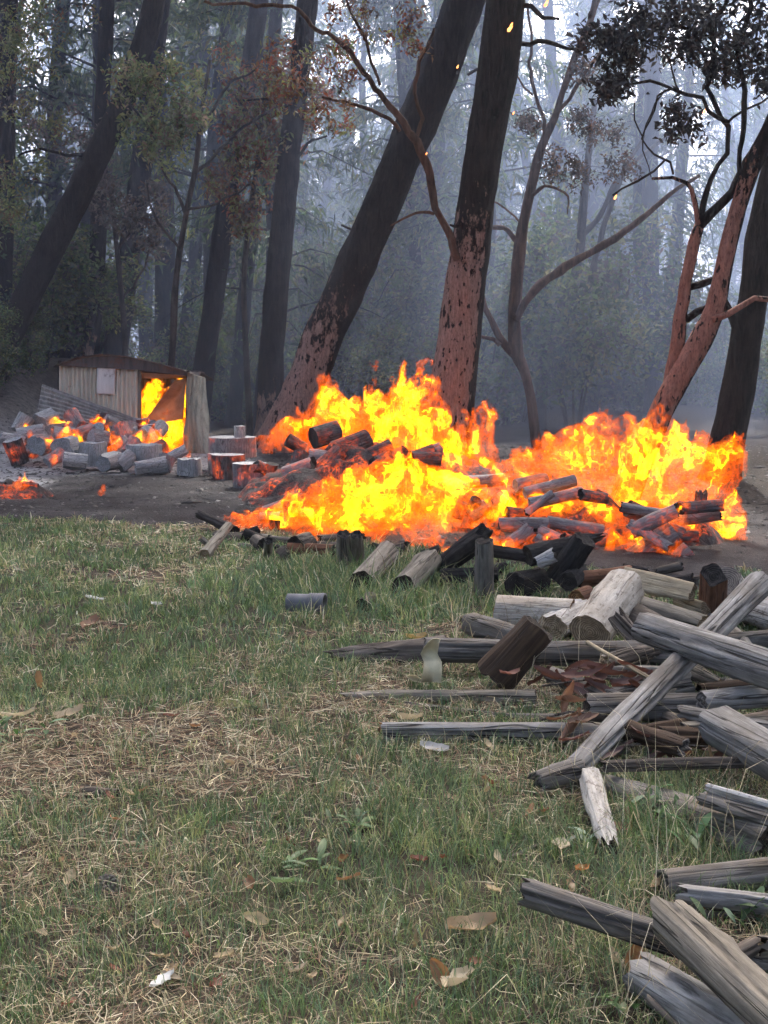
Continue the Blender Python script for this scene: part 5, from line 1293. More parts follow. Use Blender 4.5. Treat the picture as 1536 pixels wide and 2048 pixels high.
def fire(label, tongues, h=0.027, seed=0, isos=(0.26, 0.55, 0.82, 1.06, 1.26), lace=2.1, group='fires'):
    """tongues: (px, base py, top py, width px, distance, lean px) -> fire thing with flame shells as parts"""
    T = []
    rt = np.random.default_rng(seed + 900)
    extra = []
    for t_ in tongues:                     # ragged licks breaking off round the top of each tongue
        lean = t_[5] if len(t_) > 5 else 0
        hh = t_[1] - t_[2]
        if hh < 40: continue
        for q in range(4):
            f_ = rt.uniform(0.5, 0.98); w_ = rt.uniform(0.12, 0.26) * t_[3]
            px_ = t_[0] + lean * f_ + rt.uniform(-0.5, 0.5) * t_[3] * math.sqrt(1.05 - f_)
            extra.append((px_, t_[1] - hh * f_, t_[1] - hh * f_ - rt.uniform(0.16, 0.42) * hh, w_, t_[4] + rt.normal() * 0.12, rt.uniform(-0.5, 1.2) * w_))
    for t_ in list(tongues) + extra:
        px, pb, pt, w, Y = t_[:5]
        lean = t_[5] if len(t_) > 5 else 0
        b = P(px, pb, Y); tp = P(px + lean, pt, Y)
        T.append((b.x, b.y, b.z, tp.x - b.x, max(0.05, tp.z - b.z), 0.5 * w * Y / FPX))
    T = np.array(T)
    lo = np.array([(T[:, 0] + np.minimum(T[:, 3], 0) - T[:, 5]).min() - 0.5, (T[:, 1] - T[:, 5]).min() - 0.2, max(-0.02, T[:, 2].min() - 0.08)])
    hi = np.array([(T[:, 0] + np.maximum(T[:, 3], 0) + T[:, 5]).max() + 0.5, (T[:, 1] + T[:, 5]).max() + 0.2, (T[:, 2] + T[:, 4]).max() * 1.03 + 0.1])
    n = np.ceil((hi - lo) / h).astype(int) + 3
    gx = lo[0] + (np.arange(n[0]) - 1) * h; gy = lo[1] + (np.arange(n[1]) - 1) * h; gz_ = lo[2] + (np.arange(n[2]) - 1) * h
    X, Y, Z = np.meshgrid(gx, gy, gz_, indexing='ij')
    X = X.ravel(); Y = Y.ravel(); Z = Z.ravel()
    def env(X, Y, Z):
        E = np.full(X.shape, -2.0, dtype=np.float32); TT = np.zeros(X.shape, dtype=np.float32)
        for bx, by, bz, lx, hh, r in T:
            R_ = r * 2.3 + 0.08
            q = np.where((np.abs(X - bx - lx * 0.5) < R_ + abs(lx) * 0.5) & (np.abs(Y - by) < R_ * 1.15) & (Z > bz - 0.16) & (Z < bz + hh * 1.6 + 0.1))[0]
            if len(q) == 0: continue
            t = (Z[q] - bz) / hh
            tc = np.clip(t, 0, 1)
            rr = r * np.sqrt(np.maximum(1.0 - tc, 0.0)) * (0.85 + 0.5 * tc) + 0.02
            d = np.sqrt((X[q] - bx - lx * tc * tc) ** 2 + ((Y[q] - by) * 0.9) ** 2) / rr
            e = 1 - d
            e = e - np.maximum(t - 1, 0) * 3.0 - np.maximum(-t * hh / 0.07, 0)
            m = e > E[q]
            TT[q] = np.where(m, tc, TT[q])
            E[q] = np.maximum(E[q], e)
        return E, TT
    E0, T0 = env(X, Y, Z)
    F = np.full(X.shape, -1.0, dtype=np.float32)
    k = np.where(E0 > -0.9)[0]
    x, y, z = X[k], Y[k], Z[k]
    def sn(s, zs, sd):
        return vnoise(x / s, y / s, (z / zs) / s, sd + seed * 17) - 0.5
    t0 = T0[k]
    amp = 0.09 + 0.26 * t0
    wx = sn(0.42, 1.5, 1) * 1.3 + sn(0.17, 1.4, 2) * 0.55 + sn(0.08, 1.3, 3) * 0.25
    wy = sn(0.42, 1.5, 4) * 1.3 + sn(0.17, 1.4, 5) * 0.55
    wz = sn(0.35, 1.3, 6) * 1.0 + sn(0.13, 1.2, 7) * 0.5
    x2 = x + wx * amp * 1.6; y2 = y + wy * amp * 1.6; z2 = z + wz * amp * 1.9
    E, t1 = env(x2, y2, z2)
    x, y, z = x2 + wx * 0.10, y2 + wy * 0.10, z2
    r1 = 1 - np.abs(sn(0.24, 2.6, 11)) * 3.4
    r2 = 1 - np.abs(sn(0.11, 2.4, 12)) * 3.6
    r3 = 1 - np.abs(sn(0.06, 2.0, 13)) * 3.6
    rid = 0.38 * r1 + 0.38 * r2 + (0.22 + 0.12 * t1) * r3
    F[k] = np.minimum(E, 0.8) * 0.9 + (rid - 0.42) * lace * (0.5 + 0.95 * t1) * sstep(-0.8, 0.0, E) + sn(0.6, 1.4, 14) * 0.35
    F[k] = np.where(E < -0.85, -1, F[k])
    F = F.reshape(n)
    F[0] = F[-1] = -1; F[:, 0] = F[:, -1] = -1; F[:, :, 0] = F[:, :, -1] = -1
    ctr = Vector((T[:, 0].mean(), T[:, 1].mean(), g1(T[:, 0].mean(), T[:, 1].mean())))
    root = empty('fire', ctr, label, 'fire', group)
    for iso, nm, mt in zip(isos, ('flame', 'flame', 'flame', 'flame', 'flame_core'), ('flame_outer', 'flame_mid', 'flame_deep', 'flame_inner', 'flame_core')):
        V, Q = surface_nets(F, iso, lo - h, h)
        if len(Q) < 8: continue
        lab = np.arange(len(V))
        while True:                                  # number the separate pieces of the shell
            m_ = lab[Q].min(1)
            new = lab.copy()
            for c_ in range(4): np.minimum.at(new, Q[:, c_], m_)
            new = new[new]
            if (new == lab).all(): break
            lab = new
        fl = lab[Q[:, 0]]
        ids, cnt = np.unique(fl, return_counts=True)
        big = ids[np.argsort(-cnt)][:6]; big = [b for b in big if cnt[ids == b][0] > 160]
        groups = [(nm, fl == b) for b in big] + [('flame_wisp', ~np.isin(fl, big))]
        for gname, sel in groups:
            if sel.sum() < 12: continue
            q = Q[sel]; used = np.unique(q); mp = np.zeros(len(V), dtype=np.int64); mp[used] = np.arange(len(used))
            fo = add(gname, mesh_np(gname, (V - np.array(ctr))[used], mp[q], True, [M[mt]]), root)
            if gname == 'flame_wisp': tag(fo, kind='stuff')
            fo.visible_shadow = False      # flames cast no shadow: light passes straight through them
    return root
fire('tall yellow blaze climbing round the burnt upright trunk behind the charred logs', [
    (800, 950, 758, 120, 16.6, 10), (760, 930, 800, 120, 16.6, 20), (838, 940, 775, 80, 17.0, 25), (700, 912, 800, 100, 17.2, 15),
    (652, 905, 772, 84, 17.6, -6), (600, 905, 822, 90, 18.0, 20), (545, 905, 868, 70, 18.2, 0), (860, 970, 850, 100, 16.4, 10),
    (905, 1000, 880, 110, 16.0, 10), (950, 950, 800, 40, 18.8, 30), (925, 960, 840, 60, 18.6, 10), (735, 965, 890, 90, 15.6, 0),
    (680, 910, 825, 100, 17.2, 10), (825, 930, 735, 46, 17.0, 18), (660, 870, 745, 40, 17.4, -10), (770, 900, 765, 44, 16.8, -25), (985, 930, 770, 34, 18.8, 25), (960, 985, 900, 60, 18.0, 0), (850, 990, 930, 90, 14.2, 0)], seed=1)
fire('low yellow flames running along the front of the burning logs by the grass', [
    (440, 1062, 1018, 60, 12.2, -10), (480, 1066, 1026, 80, 12.1, 10), (520, 1070, 1020, 70, 12.1, 10), (650, 1085, 1000, 110, 11.9, 0), (720, 1085, 990, 120, 12.0, 10), (810, 1085, 985, 130, 12.2, 0), (890, 1090, 985, 120, 12.0, 0), (555, 1075, 985, 70, 12.3, 10), (600, 1080, 1010, 90, 12.3, 0),
    (650, 1080, 960, 120, 12.5, 10), (720, 1082, 940, 140, 12.8, 10), (800, 1085, 915, 150, 13.0, 0), (870, 1085, 940, 140, 13.0, 10),
    (940, 1085, 965, 130, 12.7, 0), (1010, 1090, 985, 130, 12.3, 10), (1075, 1095, 1000, 110, 12.0, 0), (850, 1130, 1075, 70, 10.9, 0),
    (925, 1140, 1070, 90, 10.9, 0), (1040, 1140, 1085, 110, 11.0, 0), (1170, 1165, 1125, 90, 10.6, 0), (770, 1090, 1030, 130, 12.2, 0), (600, 1098, 1055, 50, 11.3, 5), (670, 1102, 1060, 40, 11.1, 0), (760, 1108, 1050, 50, 11.0, 8), (830, 1105, 1040, 60, 11.2, 0), (900, 1118, 1060, 70, 10.8, 0), (980, 1125, 1050, 80, 10.9, 5), (1080, 1140, 1060, 80, 10.9, 5), (1130, 1130, 1050, 70, 11.0, 5)], seed=2)
fire('wide orange blaze over the ashy split logs beside the upright charred post', [
    (1040, 1000, 915, 90, 12.4, -10), (1095, 1010, 872, 120, 12.2, 10), (1160, 1010, 845, 130, 12.2, 20), (1230, 1010, 865, 130, 12.2, 20),
    (1292, 1000, 825, 90, 12.1, 30), (1350, 1010, 880, 130, 12.0, 20), (1405, 1010, 885, 90, 12.0, 45), (1442, 1140, 1010, 70, 11.9, 20),
    (1365, 1150, 1040, 70, 11.2, 10), (1270, 1060, 950, 130, 11.8, 10), (1180, 1080, 990, 110, 11.6, 10), (1100, 1070, 980, 110, 11.8, 0),
    (1330, 1080, 960, 110, 11.8, 0), (1310, 920, 800, 36, 12.1, 20), (1200, 900, 825, 40, 12.2, 14), (1450, 950, 880, 40, 12.0, 30), (1350, 1060, 985, 60, 10.95, 10), (1030, 1060, 985, 90, 12.0, 0), (1415, 1090, 1000, 60, 11.9, 0), (1230, 1130, 1050, 70, 10.9, 5), (1300, 1150, 1090, 60, 10.6, 0), (1370, 1160, 1080, 60, 10.7, 6)], seed=3)
fire('fire filling the inside of the tin shed behind the doorway', [
    (300, 880, 780, 60, 23.5, 5), (335, 890, 800, 60, 23.4, 5), (280, 880, 790, 50, 23.6, 0), (352, 905, 815, 50, 23.2, 0), (320, 905, 840, 60, 22.9, 0), (350, 905, 850, 40, 22.4, 0), (295, 905, 850, 50, 22.5, 0), (355, 880, 765, 50, 23.3, 0), (310, 860, 770, 60, 23.4, 0)], seed=4, h=0.03, isos=(0.2, 0.4, 0.58, 0.74, 0.88))
fire('scattered flames licking up through the ashy woodpile before the shed', [
    (105, 905, 868, 30, 19.6, 0), (65, 870, 842, 22, 20.6, 0), (125, 855, 828, 30, 21.0, -5), (180, 880, 832, 50, 20.6, 10), (212, 885, 838, 50, 20.4, 0), (222, 905, 862, 26, 19.4, 0), (262, 895, 855, 40, 20.2, 0), (285, 890, 850, 44, 20.8, 0),
    (320, 915, 862, 60, 20.4, 0), (345, 915, 880, 40, 19.6, 0), (160, 895, 866, 26, 19.9, 0), (80, 885, 850, 30, 20.0, 0), (140, 890, 850, 30, 19.9, 5), (195, 860, 822, 36, 20.9, 8), (240, 880, 838, 34, 20.7, 5), (300, 905, 850, 40, 20.0, 0), (100, 930, 905, 18, 18.4, 0), (375, 915, 900, 20, 18.9, 0), (245, 925, 905, 16, 18.8, 0), (265, 915, 885, 20, 19.2, 0)], seed=5, h=0.03, isos=(0.22, 0.44, 0.66, 0.84, 1.0))
fire('small flames on the smouldering ash heap on the scorched ground', [(35, 985, 962, 26, 15.2, 5), (55, 985, 960, 24, 15.3, -5), (70, 990, 972, 20, 15.1, 0)], seed=6, h=0.02)
fire('single tiny flame burning alone on the scorched ground', [(196, 981, 970, 14, 15.3, 5), (206, 981, 972, 12, 15.3, 3)], seed=7, h=0.015)
# ------------------------------------------------------------------ grass, straw, needles
rg = np.random.default_rng(42)
def scatter(n, y0, y1, power=1.0):
    """points over the visible wedge of ground plus a margin; density per area falls with distance"""
    y = y0 + (y1 - y0) * rg.random(n) ** power
    x = rg.uniform(-1, 1, n) * (0.33 * y + 0.7)
    return x, y
def strips(x, y, h, w, lean, az, cols, bend=1.0, z0=0.0, flat=False, kink=0.0):
    """thin tapering blades, 5 verts / 3 tris each"""
    n = len(x)
    z = gz(x, y) + z0
    d = np.stack([np.cos(az), np.sin(az), np.zeros(n)], 1)
    s = np.stack([-np.sin(az + kink), np.cos(az + kink), np.zeros(n)], 1)
    if not flat:
        s = s * 0.6 + rg.normal(size=(n, 3)) * 0.4 * np.array([1, 1, 0.2]); s /= np.linalg.norm(s, axis=1)[:, None]
    b = np.stack([x, y, z - 0.005], 1)
    up = np.array([0, 0, 1.0])
    l1 = lean * 0.35; l2 = lean
    m = b + (d * np.sin(l1)[:, None] + up * np.cos(l1)[:, None]) * (h * 0.55)[:, None]
    t_ = m + (d * np.sin(l2)[:, None] + up * np.cos(l2)[:, None]) * (h * 0.5 * bend)[:, None]
    W = (w * 0.5)[:, None]
    V = np.stack([b - s * W, b + s * W, m - s * W * 0.8, m + s * W * 0.8, t_], 1).reshape(-1, 3)
    k = np.arange(n)[:, None] * 5
    F = np.concatenate([k + np.array([[0, 1, 3]]), k + np.array([[0, 3, 2]]), k + np.array([[2, 3, 4]])])
    shade = np.array([0.6, 0.6, 1.0, 1.0, 1.15])
    col = (np.repeat(cols, 5, axis=0).reshape(n, 5, 3)).reshape(-1, 3)
    return V, F, col
def lying(x, y, L, w, az, tilt, cols, curve, lift):
    """straws and needles lying on the ground: 2-piece strips"""
    n = len(x)
    z = gz(x, y) + lift
    d = np.stack([np.cos(az) * np.cos(tilt), np.sin(az) * np.cos(tilt), np.sin(tilt)], 1)
    d2 = np.stack([np.cos(az + curve) * np.cos(tilt * 0.4), np.sin(az + curve) * np.cos(tilt * 0.4), np.sin(tilt * 0.4) - 0.1], 1)
    s = np.stack([-np.sin(az), np.cos(az), rg.normal(size=n) * 0.5], 1); s /= np.linalg.norm(s, axis=1)[:, None]
    b = np.stack([x, y, z], 1); m = b + d * (L * 0.5)[:, None]; t_ = m + d2 * (L * 0.5)[:, None]
    W = (w * 0.5)[:, None]
    V = np.stack([b - s * W, b + s * W, m - s * W, m + s * W, t_], 1).reshape(-1, 3)
    k = np.arange(n)[:, None] * 5
    F = np.concatenate([k + np.array([[0, 1, 3]]), k + np.array([[0, 3, 2]]), k + np.array([[2, 3, 4]])])
    return V, F, np.repeat(cols, 5, axis=0)
def green_amount(x, y):
    fw = y * cp + CAM_Z * sp_
    px = 768 + FPX * x / fw
    py = 1024 - FPX * (y * sp_ - CAM_Z * cp) / fw
    a = (n2(x, y, 0.55, 31) - 0.5) * 1.3 + (n2(x, y, 0.22, 32) - 0.5) * 1.3 + (n2(x, y, 1.6, 33) - 0.5) * 0.8
    band = 0.26 * np.exp(-((py - 1230) / 140) ** 2) - 0.22 * np.exp(-((py - 1530) / 100) ** 2) * sstep(900, 300, px) + 0.12 * np.exp(-((py - 1750) / 130) ** 2) - 0.2 * np.exp(-((py - 1440) / 70) ** 2) - 0.12 * np.exp(-((py - 1950) / 80) ** 2)
    tall = np.exp(-((px - 760) / 230) ** 2 - ((py - 1170) / 60) ** 2) + 0.7 * np.exp(-((px - 1330) / 150) ** 2 - ((py - 1660) / 70) ** 2) + 0.4 * np.exp(-((px - 850) / 200) ** 2 - ((py - 1660) / 90) ** 2)
    return a + band + tall * 0.7, tall, px, py
GC = np.array([[0.12, 0.20, 0.062], [0.09, 0.155, 0.055], [0.18, 0.25, 0.085], [0.11, 0.19, 0.09], [0.30, 0.32, 0.13], [0.09, 0.135, 0.05]])
SC = np.array([[0.60, 0.52, 0.32], [0.46, 0.38, 0.22], [0.70, 0.63, 0.44], [0.24, 0.17, 0.10], [0.30, 0.27, 0.15]])
NC = np.array([[0.17, 0.085, 0.045], [0.24, 0.13, 0.07], [0.33, 0.22, 0.13], [0.11, 0.06, 0.035]])
def pick(C_, n, lo=0.7, hi=1.35):
    return np.clip(C_[rg.integers(0, len(C_), n)] * rg.uniform(lo, hi, (n, 1)), 0, 0.8)
parts_ = []
# tufts: blades spring from shared feet
def tufts(nt, y0, y1, power, per, hmin, hmax, wpx):
    x, y = scatter(nt, y0, y1, power)
    g, tall, px, py = green_amount(x, y)
    keep = (zone(x, y) > -0.1) & (g + rg.normal(size=nt) * 0.3 > -0.22)
    x, y, tall, g = x[keep], y[keep], tall[keep], g[keep]
    n = len(x) * per
    X = np.repeat(x, per) + rg.normal(size=n) * 0.028; Y = np.repeat(y, per) + rg.normal(size=n) * 0.028
    TL = np.repeat(tall, per); GG = np.repeat(g, per)
    taz = np.repeat(rg.uniform(0, 6.28, len(x)), per)
    az = taz + rg.normal(size=n) * 1.1
    h = rg.uniform(hmin, hmax, n) * (1 + 1.5 * TL) * np.repeat(rg.uniform(0.7, 1.35, len(x)), per)
    lean = np.abs(rg.normal(size=n)) * 0.8 + 0.5
    w = np.maximum(0.0028, wpx * Y / FPX) * rg.uniform(0.7, 1.3, n)
    tc = np.repeat(pick(GC, len(x)), per, axis=0) * rg.uniform(0.75, 1.3, (n, 1))
    dry = rg.random(n) < np.clip(0.22 - 0.35 * GG, 0.05, 0.45)
    tc[dry] = pick(SC, dry.sum())
    return strips(X, Y, h, w, lean, az, tc)
parts_.append(tufts(10500, 2.6, 7.0, 1.05, 10, 0.03, 0.10, 2.0))
parts_.append(tufts(14500, 6.5, 15.0, 0.85, 9, 0.035, 0.10, 2.2))
def merge(parts, name, label, cat):
    off = 0; Vs, Fs, Cs = [], [], []
    for V, F, c in parts:
        Vs.append(V); Fs.append(F + off); Cs.append(c); off += len(V)
    o = add(name, mesh_np(name, np.concatenate(Vs), np.concatenate(Fs), False, [M['blade']], {'col': np.concatenate(Cs)}))
    return tag(o, label, cat, kind='stuff')
merge(parts_, 'grass', 'short green grass growing in loose tufts over the clearing', 'grass')
parts_ = []
def straw(n, y0, y1, power, Lr, C_, wpx, gmax, soft, lift):
    x, y = scatter(n, y0, y1, power)
    g, tall, px, py = green_amount(x, y)
    keep = (zone(x, y) > -0.05) & (g + rg.normal(size=n) * soft < gmax)
    x, y = x[keep], y[keep]; n = len(x)
    az = rg.uniform(0, 6.28, n); L = rg.uniform(*Lr, n)
    tilt = np.abs(rg.normal(size=n)) * 0.22
    w = np.maximum(0.0018, wpx * y / FPX) * rg.uniform(0.7, 1.4, n)
    return lying(x, y, L, w, az, tilt, pick(C_, n, 0.55, 1.3), rg.normal(size=n) * 0.7, rg.uniform(0.002, lift, n))
parts_.append(straw(46000, 2.6, 7.0, 1.05, (0.035, 0.13), SC, 1.35, 0.02, 0.4, 0.035))
parts_.append(straw(40000, 6.5, 15.0, 0.85, (0.05, 0.15), SC, 1.5, -0.02, 0.4, 0.04))
def stalks(n, boxes):
    xs, ys = [], []
    for _ in range(n):
        b = boxes[rg.integers(0, len(boxes))]
        q = G(rg.uniform(b[0], b[2]), rg.uniform(b[1], b[3])); xs.append(q.x); ys.append(q.y)
    x, y = np.array(xs), np.array(ys)
    return strips(x, y, rg.uniform(0.14, 0.42, n), np.maximum(0.002, 1.6 * y / FPX), np.abs(rg.normal(size=n)) * 0.6 + 0.7, rg.uniform(0, 6.28, n), pick(SC, n, 0.6, 1.2), bend=1.3)
parts_.append(stalks(420, [(1000, 1330, 1536, 1420), (1050, 1500, 1536, 1600), (900, 1240, 1150, 1330), (1180, 1640, 1536, 1760), (600, 1120, 1000, 1230), (1050, 1850, 1400, 2040)]))
merge(parts_, 'dry_grass', 'dry straw coloured grass lying matted over the clearing', 'dry grass')
parts_ = [straw(30000, 2.6, 8.0, 1.0, (0.06, 0.16), NC, 1.5, 0.0, 0.2, 0.018), straw(9000, 8.0, 15.0, 0.9, (0.08, 0.18), NC, 1.5, -0.1, 0.2, 0.02)]
merge(parts_, 'pine_needles', 'brown fallen pine needles strewn over the bare patches', 'needles')
rs = np.random.default_rng(404)
for k in range(26):
    px = rs.uniform(1040, 1560); py = rs.uniform(1300, 1560); a_ = rs.uniform(-0.5, 0.5); l_ = rs.uniform(60, 170)
    plog('thin dead stick caught among the weathered logs of the heap', (px - l_ * math.cos(a_) / 2, py - l_ * math.sin(a_) / 2, rs.uniform(6, 14)), (px + l_ * math.cos(a_) / 2, py + l_ * math.sin(a_) / 2, rs.uniform(5, 11)), ['dim_wood', 'bark_wood', 'tan_wood'][k % 3], 'cut_grey', name='stick', cat='stick', group='dead sticks in the log heap', segs=9, groove=0.15, lump=0.12, bend=rs.uniform(-0.08, 0.08))
# low broad-leaved weeds
def weed(label, px, py, n, size, spread, pal, up=0.6, name='weed', group='leafy weeds in the clearing'):
    p = G(px, py)
    rs_ = np.random.default_rng(int(px * 7 + py))
    root = empty(name, p, label, 'weed', group)
    for k in range(n):
        a = rs_.uniform(0, 6.28); el = rs_.uniform(0.15, up * 1.6)
        L = size * rs_.uniform(0.6, 1.25); w = L * rs_.uniform(0.2, 0.34)
        d = np.array([math.cos(a) * math.cos(el), math.sin(a) * math.cos(el), math.sin(el)])
        s = np.array([-math.sin(a), math.cos(a), 0]); o_ = np.array([rs_.normal() * spread, rs_.normal() * spread, 0.005 + rs_.random() * spread])
        pr = [(0, 0.06), (0.3, 0.8), (0.6, 0.9), (0.85, 0.5), (1.0, 0.0)]
        v = []
        for q, ww in pr:
            c = o_ + d * L * q + np.array([0, 0, -0.35 * L * q * q]) ; up_ = np.array([0, 0, 0.12 * w])
            v += [c - s * w * ww * 0.5 + up_, c, c + s * w * ww * 0.5 + up_]
        f = []
        for q in range(4):
            f += [(q * 3, q * 3 + 1, q * 3 + 4, q * 3 + 3), (q * 3 + 1, q * 3 + 2, q * 3 + 5, q * 3 + 4)]
        add('leaf', mesh_np('leaf', np.array(v), np.array(f), True, [M['blade']], {'col': np.tile(palette(1, pal, rs_), (len(v), 1))}), root)
WG = [(np.array([0.07, 0.14, 0.045]), 3), (np.array([0.11, 0.19, 0.07]), 2), (np.array([0.13, 0.2, 0.11]), 1)]
weed('leafy green weed below the upper end of the slanting pole', 1490, 1250, 34, 0.13, 0.06, WG, 0.9)
weed('leafy green weed beside the pale rotten log on the heap', 1395, 1190, 16, 0.10, 0.04, WG, 0.9)
weed('upright green weed behind the pale log at the edge of the smoke', 1500, 1165, 18, 0.12, 0.03, WG, 1.0)
weed('broad bladed weed on the open grass near the single stick', 715, 1660, 12, 0.11, 0.03, WG, 0.7)
weed('dark green low weed with narrow leaves in open grass', 600, 1745, 12, 0.10, 0.03, WG, 0.6)
weed('green weed growing beside the rotten hollow log', 1300, 1650, 24, 0.12, 0.07, WG, 0.9)
weed('green weed growing under the end of the hollow log', 1390, 1690, 20, 0.11, 0.06, WG, 0.8)
weed('weed beside the split rail under the round level log', 1470, 1850, 18, 0.09, 0.05, WG, 0.8)
weed('small weed by the thin brown twig', 1380, 2030, 12, 0.07, 0.03, WG, 0.8)
weed('small bright weed in dry grass below the big curled leaf', 1215, 2015, 12, 0.06, 0.03, WG, 0.8)
weed('weed with oval leaves near the sawn end of the slim grey post', 500, 1420, 10, 0.09, 0.03, WG, 0.6)
weed('ferny dark weed at the left of the needle patch', 30, 1490, 24, 0.09, 0.08, WG, 0.7)
weed('silvery green weed beside the knobbly whitish branch', 1165, 1690, 8, 0.09, 0.02, [(np.array([0.2, 0.27, 0.19]), 1)], 0.6)
# tall grass tufts among the logs near the fire, single bent stalks
# fallen dry leaves: each lies where it fell
def leaf_mesh(L, w, curl, seed, lobed=False):
    rs_ = np.random.default_rng(seed)
    n = 9; V, F = [], []
    for i in range(n):
        q = i / (n - 1)
        ww = math.sin(math.pi * min(1, q * 0.92 + 0.06)) ** 0.75 * (1 + (0.35 * math.sin(q * 17 + seed) if lobed else 0.06 * math.sin(q * 11 + seed)))
        zc = curl * L * (q - 0.45) ** 2 + 0.015 * L * math.sin(q * 7 + seed)
        for j in (-1, -0.5, 0, 0.5, 1):
            V.append((q * L - L / 2, j * ww * w / 2 + 0.05 * L * math.sin(q * 3 + seed), zc + curl * w * 0.9 * abs(j) ** 1.5 * (1 + 0.5 * math.sin(seed + j)) + rs_.normal() * 0.002))
    for i in range(n - 1):
        for j in range(4):
            a = i * 5 + j; F.append((a, a + 5, a + 6, a + 1))
    return np.array(V), np.array(F)
LEAFC = [np.array([0.42, 0.31, 0.17]), np.array([0.50, 0.42, 0.28]), np.array([0.32, 0.17, 0.08]), np.array([0.24, 0.09, 0.05]), np.array([0.46, 0.36, 0.2])]
def leaf(label, px, py, L, col, seed, az=None, group=None, lobed=False, w=0.5, lift=0.03, tilt=0.2):
    V, F = leaf_mesh(L, L * w, 0.28, seed, lobed)
    rs_ = np.random.default_rng(seed + 1000)
    c = np.tile(np.array(col)[None], (len(V), 1)) * rs_.uniform(0.8, 1.15, (len(V), 1))
    o = add('leaf', mesh_np('leaf', V, F, True, [M['blade']], {'col': c}))
    o.location = G(px, py, lift)
    o.rotation_euler = (rs_.normal() * tilt, rs_.normal() * tilt, az if az is not None else rs_.uniform(0, 6.28))
    tag(o, label, 'leaf', group)
leaf('big tan curled leaf lying in the grass below the split post', 945, 1858, 0.14, (0.40, 0.28, 0.15), 1, 0.3, w=0.5)
leaf('pale lobed leaf curled up in front of the lowest logs', 915, 1965, 0.11, (0.50, 0.42, 0.28), 2, 1.0, lobed=True, w=0.6)
leaf('orange brown leaf standing beside the pale lobed leaf', 880, 1950, 0.09, (0.36, 0.18, 0.07), 3, 2.2, tilt=0.8)
leaf('white papery leaf fragment lying in green grass', 325, 1962, 0.075, (0.72, 0.74, 0.72), 4, 0.7, lobed=True, w=0.6)
leaf('pale cream leaf near the grey stick in the grass', 1122, 1692, 0.09, (0.60, 0.52, 0.38), 5, 1.3, w=0.7)
leaf('pink brown leaf standing beside the knobbly whitish branch', 1262, 1635, 0.10, (0.42, 0.27, 0.2), 6, 1.5, tilt=0.9)
leaf('reddish leaf curled behind the knobbly whitish branch', 1235, 1660, 0.10, (0.26, 0.12, 0.08), 7, 0.4)
leaf('orange leaf poking up in dry grass above the split post', 1162, 1740, 0.07, (0.45, 0.2, 0.06), 8, 1.0, tilt=0.9)
leaf('pale brown leaf leaning on the end of the round level log', 1315, 1770, 0.10, (0.46, 0.34, 0.2), 9, 1.4, tilt=0.9)
leaf('brown leaf sheltering under the deeply split post', 1265, 1915, 0.09, (0.36, 0.17, 0.06), 10, 0.9, tilt=0.7)
leaf('tan strip leaf hanging down before the blocky grey log', 1420, 1515, 0.20, (0.36, 0.24, 0.12), 11, 1.5, w=0.22, lift=0.08, tilt=0.6)
leaf('tan lobed leaf on bare soil at the edge of the needle patch', 140, 1430, 0.13, (0.46, 0.36, 0.22), 12, 0.2, lobed=True)
leaf('cream leaf beside the tan lobed leaf', 35, 1432, 0.15, (0.52, 0.44, 0.29), 13, 0.1, w=0.35)
leaf('yellow brown leaf stuck in the grass behind the rotten log', 832, 1277, 0.13, (0.42, 0.29, 0.1), 14, 0.6, tilt=0.5)
leaf('pale leaf lying beyond the slim grey post', 820, 1438, 0.12, (0.52, 0.43, 0.28), 15, 0.5, w=0.6)
leaf('silvery curved leaf below the slim grey post', 868, 1500, 0.13, (0.42, 0.42, 0.41), 16, 2.6, w=0.45)
leaf('white torn scrap near the middle of the open grass', 190, 1198, 0.13, (0.62, 0.64, 0.6), 17, 0.2, lobed=True)
leaf('pale stone coloured scrap right of the white torn scrap', 313, 1210, 0.10, (0.55, 0.56, 0.52), 18, 1.0, w=0.7)
leaf('brown shrivelled leaf standing in grass', 182, 1250, 0.16, (0.24, 0.13, 0.07), 19, 1.2, tilt=0.8, lobed=True)
leaf('rust brown leaf by the left margin of the clearing', 75, 1365, 0.12, (0.36, 0.21, 0.09), 20, 1.6, tilt=0.7)
leaf('light green leaf lying on the needles', 565, 1765, 0.07, (0.2, 0.3, 0.12), 21, 0.2, w=0.55)
rs = np.random.default_rng(9)
for k in range(56):
    py = 1330 + 690 * rs.random() ** 0.85; px = rs.uniform(-20, 1250)
    c = LEAFC[rs.integers(0, 5)] * rs.uniform(0.75, 1.25)
    leaf('small dry leaf scattered in the grass of the clearing', px, py, rs.uniform(0.035, 0.075), np.clip(c, 0, 0.8), 100 + k, group='dry leaves scattered in the grass', lobed=rs.random() < 0.4, w=rs.uniform(0.35, 0.65), lift=0.025, tilt=0.4)
